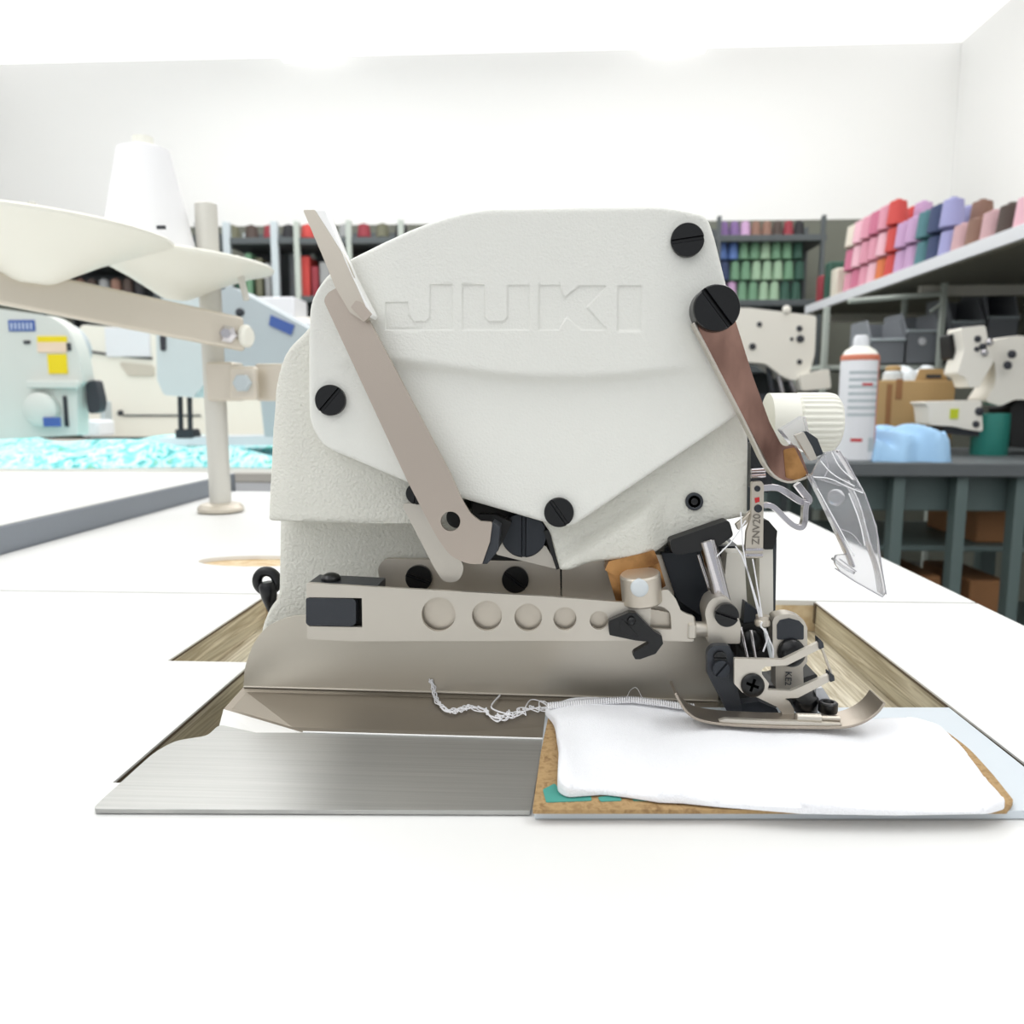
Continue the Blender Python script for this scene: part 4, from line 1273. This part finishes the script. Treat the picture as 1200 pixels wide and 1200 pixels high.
while yy > 1.8 and k < len(seq):
    for r_, sq in enumerate((seq, seq2, seq3)):
        zb_ = SZ + r_ * .092
        topz = (470 - 262) / FPX * yy + ZC
        if zb_ + .05 > topz: continue
        cone(sq[k], Vector((SX + .05, yy, zb_)), .036, .09, 'on the long right shelf, ' + ('bottom layer', 'second layer', 'third layer')[r_], 'x')
        cone(sq[(k + 1) % len(seq)], Vector((SX + .15, yy + .03, zb_)), .036, .09, 'in the rear file of the long right shelf, ' + ('bottom layer', 'second layer', 'third layer')[r_], 'x')
    yy -= .082
    k += 1
for (yy_, c) in ((3.62, 'dark green'), (3.53, 'cream'), (3.72, 'crimson')):
    o = box('box', (SX + .01, yy_ - .035, SZ), (SX + .12, yy_ + .035, SZ + .12 + .04 * (c == 'dark green')), CM_[c], None, .008)
    tag(o, f'small {c} carton at the far end of the long right shelf', 'box')

# ================================================================== WORK BENCH RIGHT
by0, by1 = 1.74, 2.33
bz = ZC - 70 / FPX * 1.74 * 1.0
bench = thing('workbench', (1.3, 2.2, 0), 'dark grey workbench at the right with boxes stored underneath', 'workbench')
bx0 = W(940, 545, by0).x
box('bench_top', (bx0, by0, bz - .03), (2.05, by1, bz), M['bench'], bench, bevel=.003)
box('apron', (bx0 + .05, by0 + .06, bz - .11), (2.02, by0 + .09, bz - .03), M['bench_leg'], bench, bevel=.002)
for px in (1049, 1122, 1191):
    x = W(px, 600, by0 + .03).x
    box('leg', (x - .012, by0 + .015, 0), (x + .012, by0 + .05, bz - .03), M['bench_leg'], bench, bevel=.002)
for x in (bx0 + .08, 1.2, 2.0):
    box('leg', (x - .02, by1 - .08, 0), (x + .02, by1 - .04, bz - .03), M['bench_leg'], bench, bevel=.002)
sz1 = W(1100, 640, by0 + .1).z
box('under_shelf', (bx0 + .08, by0 + .1, sz1 - .012), (2.0, by1 - .1, sz1), M['bench_leg'], bench, bevel=.002)
sz2 = sz1 - .22
box('under_shelf', (bx0 + .08, by0 + .1, sz2 - .012), (2.0, by1 - .1, sz2), M['bench_leg'], bench, bevel=.002)
for (x0, x1_, z0, hgt, lb) in ((1060, 1105, sz2, .14, 'brown carton on the lower shelf under the workbench'), (1142, 1184, sz1, .085, 'brown carton on the upper shelf under the workbench, at the right'),
                              (1140, 1185, sz2, .13, 'brown carton on the lower shelf under the workbench, at the right')):
    xa = W(x0, 650, by0 + .15).x; xb = W(x1_, 650, by0 + .15).x
    o = box('carton', (xa, by0 + .15, z0), (xb, by0 + .4, z0 + hgt), M['card_dk'], None, .004)
    tag(o, lb, 'box')

# spray can
cb_ = W(1001, 541, by0 + .06); cb_.z = bz
can = thing('spray_can', cb_, 'white aerosol spray can with an orange-edged label on the workbench', 'spray can')
rr = 20.5 * S(by0 + .06)
H = (541 - 400) * S(by0 + .06)
lathe('can_body', [(rr * .92, 0), (rr, .004), (rr, H * .82), (rr * .94, H * .84)], cb_, (0, 0, 1), M['can_white'], can, n=48)
lathe('orange_band', [(rr * 1.005, H * .80), (rr * 1.008, H * .80), (rr * 1.008, H * .83), (rr * .94, H * .845)], cb_, (0, 0, 1), M['can_red'], can, n=48)
lathe('valve_dome', [(rr * .94, H * .84), (rr * .78, H * .88), (rr * .5, H * .905), (rr * .46, H * .91)], cb_, (0, 0, 1), M['cream_plastic'], can, n=48)
lathe('nozzle', [(rr * .42, H * .90), (rr * .40, H * .97), (rr * .30, H), (.001, H)], cb_, (0, 0, 1), M['can_white'], can, n=32)
# curved side stripe + label blocks
def curved(name, a0, a1, z0, z1, m):
    V = []; F = []; n = 12
    for k in range(n + 1):
        a = a0 + (a1 - a0) * k / n
        for (q, z) in ((1.006, z0), (1.006, z1), (.99, z1), (.99, z0)):
            V.append(cb_ + Vector((rr * q * math.sin(a), -rr * q * math.cos(a), z)))
    for k in range(n):
        for j in range(4):
            F.append((k * 4 + j, k * 4 + (j + 1) % 4, (k + 1) * 4 + (j + 1) % 4, (k + 1) * 4 + j))
    F += [(0, 1, 2, 3), (n * 4 + 3, n * 4 + 2, n * 4 + 1, n * 4)]
    return mk(name, V, F, m, can)


curved('orange_edge', R(48), R(100), .004, H * .80, M['can_red'])
for k in range(7):
    curved('label_print', R(-50), R(48), H * (.36 + k * .055), H * (.385 + k * .055), M['greyblue'])
curved('red_print', R(-35), R(0), H * .16, H * .185, M['red'])
curved('red_print', R(-10), R(25), H * .60, H * .62, M['red'])
curved('dark_print', R(20), R(50), H * .08, H * .19, M['greyblue'])

# cardboard box
yx = 2.12
xa = W(1022, 480, yx).x; xb = W(1118, 480, yx).x
ztp = W(1060, 446, yx).z
cbx = thing('cardboard_box', ((xa + xb) / 2, yx + .1, bz), 'brown cardboard box with handle slot, behind the blue cloth on the workbench', 'box')
box('carton_body', (xa, yx, bz), (xb, yx + .2, ztp), M['card'], cbx, .003)
plate('handle_flap', fillet([(1078, 432), (1105, 432), (1112, 448), (1072, 448)], 3), yx + .02, .004, M['card'], cbx, bevel=.001)
pbox('handle_slot', 1051, 444, 1057, 468, yx - .002, .004, M['card_dk'], cbx, .001)
pbox('flap_seam', 1040, 450, 1042, 515, yx - .002, .003, M['card_dk'], cbx, 0)
pbox('handle_slot', 1086, 439, 1103, 443, yx + .017, .004, M['ink'], cbx, 0)
jar = W(1046, 446, yx + .05); jar.z = ztp
jr = thing('jar', jar, 'small jar with a yellowish cap on top of the cardboard box', 'jar')
lathe('jar_body', [(.022, 0), (.026, .003), (.024, .02), (.018, .026)], jar, (0, 0, 1), M['nylon'], jr, n=24)
lathe('cap', [(.019, .026), (.019, .036), (.012, .039)], jar, (0, 0, 1), M['card'], jr, n=24)
bg = heap('plastic_bag', xa + .07, xa + .20, yx + .03, yx + .15, ztp, .04, M['nylon'], 'crumpled clear plastic bag on top of the cardboard box', 'bag', 9, 24, 18)
# towel
ta = W(1020, 541, by0 + .03); tb = W(1113, 541, by0 + .03)
heap('blue_cloth', ta.x, tb.x, by0 + .02, by0 + .20, bz, .062, M['towel'], 'folded light blue cloth lying on the workbench beside the spray can', 'cloth', 12, 48, 30, .45, 2.4, .85)

# white cylinder-bed machine
ym = 2.0
mw = thing('sewing_machine', W(1165, 520, ym), 'white and green cylinder bed sewing machine on the workbench at the right edge', 'sewing machine')
lathe('green_base', [(.040, 0), (.041, .002), (.041, .098), (.038, .1)], Vector((W(1166, 500, ym).x, ym + .02, bz)), (0, 0, 1), M['teal_base'], mw, n=40)
plate('black_motor', fillet([(1184, 478, 3), (1200, 462, 20), (1240, 455, 20), (1250, 530), (1184, 524)], 4), ym + .03, .10, M['blk_matte'], mw, bevel=.01, seg=3)
plate('cylinder_bed', fillet([(1082, 471), (1150, 469), (1152, 506), (1132, 503), (1120, 500), (1090, 498), (1088, 477)], 3), ym - .02, .08, M['cream'], mw, bevel=.006, seg=3)
plate('bed_foot', fillet([(1102, 499), (1150, 501), (1150, 512), (1108, 508)], 2), ym, .06, M['slate'], mw, bevel=.003)
plate('column', fillet([(1160, 400, 5), (1190, 393, 5), (1225, 395), (1230, 470), (1190, 468), (1172, 476), (1154, 470), (1168, 450, 10), (1166, 425, 6), (1160, 420)], 4, 4), ym, .09, M['cream'], mw, bevel=.008, seg=3)
plate('needle_head', fillet([(1126, 384), (1155, 381), (1158, 400), (1164, 425), (1150, 448), (1148, 454), (1136, 454), (1133, 443), (1122, 438), (1130, 410)], 4, 4), ym - .02, .07, M['cream'], mw, bevel=.006, seg=3)
pbox('lime_sticker', 1114, 479, 1123, 491, ym - .022, .003, M['green_sticker'], mw, .0003)
for (x, y, r) in ((1146, 397, 4), (1152, 406, 4), (1145, 409, 3), (1186, 415, 5), (1181, 428, 5), (1148, 482, 5), (1144, 497, 4)):
    dome('head_knob', x, y, r, ym - .022, M['ink'], mw)
plate('tension_wheel', fillet([(1112, 392), (1126, 390), (1126, 424), (1114, 420)], 4), ym + .02, .05, M['blk_matte'], mw, bevel=.003)
for (x, y) in ((1160, 401), (1154, 413)):
    dome('chrome_knob', x, y, 4, ym - .024, M['chrome'], mw)

# cream machine head at back
yh = 2.5
mh = thing('sewing_machine', W(905, 520, yh), 'cream sewing machine head seen between the guard arm and the thread cones', 'sewing machine')
plate('machine_head', fillet([(840, 360), (880, 361), (957, 370, 5), (955, 415), (948, 440, 6), (930, 447, 6), (915, 440), (897, 426), (840, 422)], 4, 4), yh, .12, M['cream'], mh, bevel=.008, seg=3)
for (x, y, r) in ((890, 380, 3), (937, 385, 3.5), (938, 397, 4.5), (928, 397, 2), (882, 406, 4), (937, 424, 3), (922, 363, 5)):
    dome('body_hole', x, y, r, yh - .002, M['ink'] if r != 5 else M['cream'], mh)
for (x0, y0_, x1_, y1_, m_) in ((900, 428, 906, 462, 'slate'), (912, 440, 918, 466, 'chrome'), (926, 446, 932, 462, 'chrome')):
    rod('needle_bar', W(x0, y0_, yh + .03), W(x1_, y1_, yh + .03), .008, M[m_], mh, n=12)
plate('foot_assembly', fillet([(936, 440), (972, 432), (974, 455), (940, 458)], 3), yh - .02, .05, M['cream'], mh, bevel=.004)
plate('machine_bed', fillet([(838, 462), (975, 462), (978, 520), (838, 520)], 3), yh, .14, M['slate'], mh, bevel=.004)
tb_ = thing('machine_table', (W(905, 520, yh).x, yh + .1, 0), 'small dark table under the cream machine head at the back', 'table')
zt2 = W(905, 520, yh).z
box('tabletop', (W(800, 520, yh).x, yh - .14, zt2 - .03), (W(985, 520, yh).x, yh + .4, zt2), M['bench'], tb_, .003)
for px in (810, 975):
    x = W(px, 520, yh).x
    for y_ in (yh - .1, yh + .35):
        box('leg', (x - .02, y_ - .02, 0), (x + .02, y_ + .02, zt2 - .03), M['bench_leg'], tb_, .002)

# rack frame and bins
yr = 2.86
rk = thing('bin_rack', (W(1040, 400, yr).x, yr + .1, bz), 'pale metal frame rack holding grey bins above the workbench', 'rack')
for px, py0 in ((969, 360), (1107, 330)):
    p = W(px, py0, yr)
    box('upright', (p.x - .009, yr - .009, 0), (p.x + .009, yr + .009, p.z), M['rack'], rk, .002)
    box('upright', (p.x - .009, yr + .30, 0), (p.x + .009, yr + .318, p.z), M['rack'], rk, .002)
rod('top_rail', W(994, 353, yr), W(1108, 344, yr), .009, M['rack'], rk, n=10)
rod('brace', W(1107, 352, yr), W(1090, 366, yr), .006, M['rack'], rk, n=10)
zr = W(1040, 428, yr).z
box('rack_shelf', (W(960, 428, yr).x, yr, zr - .015), (W(1240, 428, yr).x, yr + .3, zr), M['rack'], rk, .002)


def grey_bin(px0, px1, ytop, ylip, ybase, yd, label):
    xa = W(px0, 400, yd).x; xb = W(px1, 400, yd).x
    z0 = W(600, ybase, yd).z; z1 = W(600, ytop, yd).z; zl = W(600, ylip, yd).z
    t = thing('storage_bin', ((xa + xb) / 2, yd + .08, z0), label, 'bin')
    w = .004
    box('front_lip', (xa, yd, z0), (xb, yd + w, zl), M['bin'], t, .001)
    box('bin_floor', (xa, yd, z0), (xb, yd + .2, z0 + w), M['bin'], t, .001)
    box('rear_wall', (xa, yd + .2, z0), (xb, yd + .2 + w, z1), M['bin'], t, .001)
    for x in (xa, xb - w):
        V = [Vector((x + dx, y_, z_)) for dx in (0, w) for (y_, z_) in ((yd, z0), (yd + .2, z0), (yd + .2, z1), (yd + .05, z1), (yd, zl))]
        mk('side_wall', V, [(0, 1, 2, 3, 4), (9, 8, 7, 6, 5)] + [(i, i + 5, (i + 1) % 5 + 5, (i + 1) % 5) for i in range(5)], M['bin'], t, bevel=.001)
    rod('rim', Vector((xa, yd - .002, zl)), Vector((xb, yd - .002, zl)), .005, M['greyblue'], t, n=8)
    return t


grey_bin(1021, 1061, 376, 400, 427.5, yr + .03, 'grey open storage bin on the rack, left of the one with a white tag')
g2 = grey_bin(1062, 1103, 368, 390, 427.5, yr + .03, 'grey open storage bin with a round white tag on its front')
dome('white_tag', 1081, 400, 4.5, yr + .028, M['can_white'], g2, hh=.1)
grey_bin(1114, 1152, 350, 380, 427.5, yr + .03, 'tall grey bin behind the white machine, right of the rack upright')
g4 = grey_bin(1156, 1172 + 20, 332, 375, 427.5, yr - .0 + .03, 'tallest grey bin behind the white machine at the right edge')

# ================================================================== LIGHTS
w = bpy.data.worlds.new('world'); scene.world = w
w.use_nodes = True
w.node_tree.nodes['Background'].inputs['Color'].default_value = (0.93, 0.96, 1, 1)
w.node_tree.nodes['Background'].inputs['Strength'].default_value = 0.62


def area(name, loc, sx, sy, power, rot=(0, 0, 0), col=(1, 1, 1)):
    l = bpy.data.lights.new(name, 'AREA'); l.shape = 'RECTANGLE'; l.size = sx; l.size_y = sy; l.energy = power; l.color = col
    o = bpy.data.objects.new(name, l); COL.objects.link(o); o.location = loc; o.rotation_euler = rot
    return o


for k, (x, y) in enumerate(((-1.3, .2), (.9, .2), (-1.3, 2.2), (.6, 2.2), (-1.3, 3.9), (.6, 3.9))):
    f = thing('added_light_panel', (x, y, 2.69), ('added long white light panel over the ' + ('left', 'right')[k % 2] + ' side, ' + ('front', 'middle', 'rear')[k // 2] + ' row'), 'added light', 'added light panels')  # glowing panels added for soft overhead brightness
    box('glow_panel', (x - .16, y - .62, 2.69), (x + .16, y + .62, 2.75), M['ceil'], f, .004)
    area('added_panel_lamp', (x, min(y, 3.3), 2.68), .5 if y < 3 else 1.6, 1.2, (7, 9 if x < 0 else 4, 16)[k // 2])  # area lamp added with each panel, power set for brightness
area('added_key_lamp', (-.9, -1.3, 2.0), 2.2, 1.4, 9, (R(62), 0, R(-25)))  # key lamp added to brighten from the front, no window known

scene.view_settings.view_transform = 'Standard'
scene.view_settings.look = 'None'
scene.view_settings.exposure = 0.02
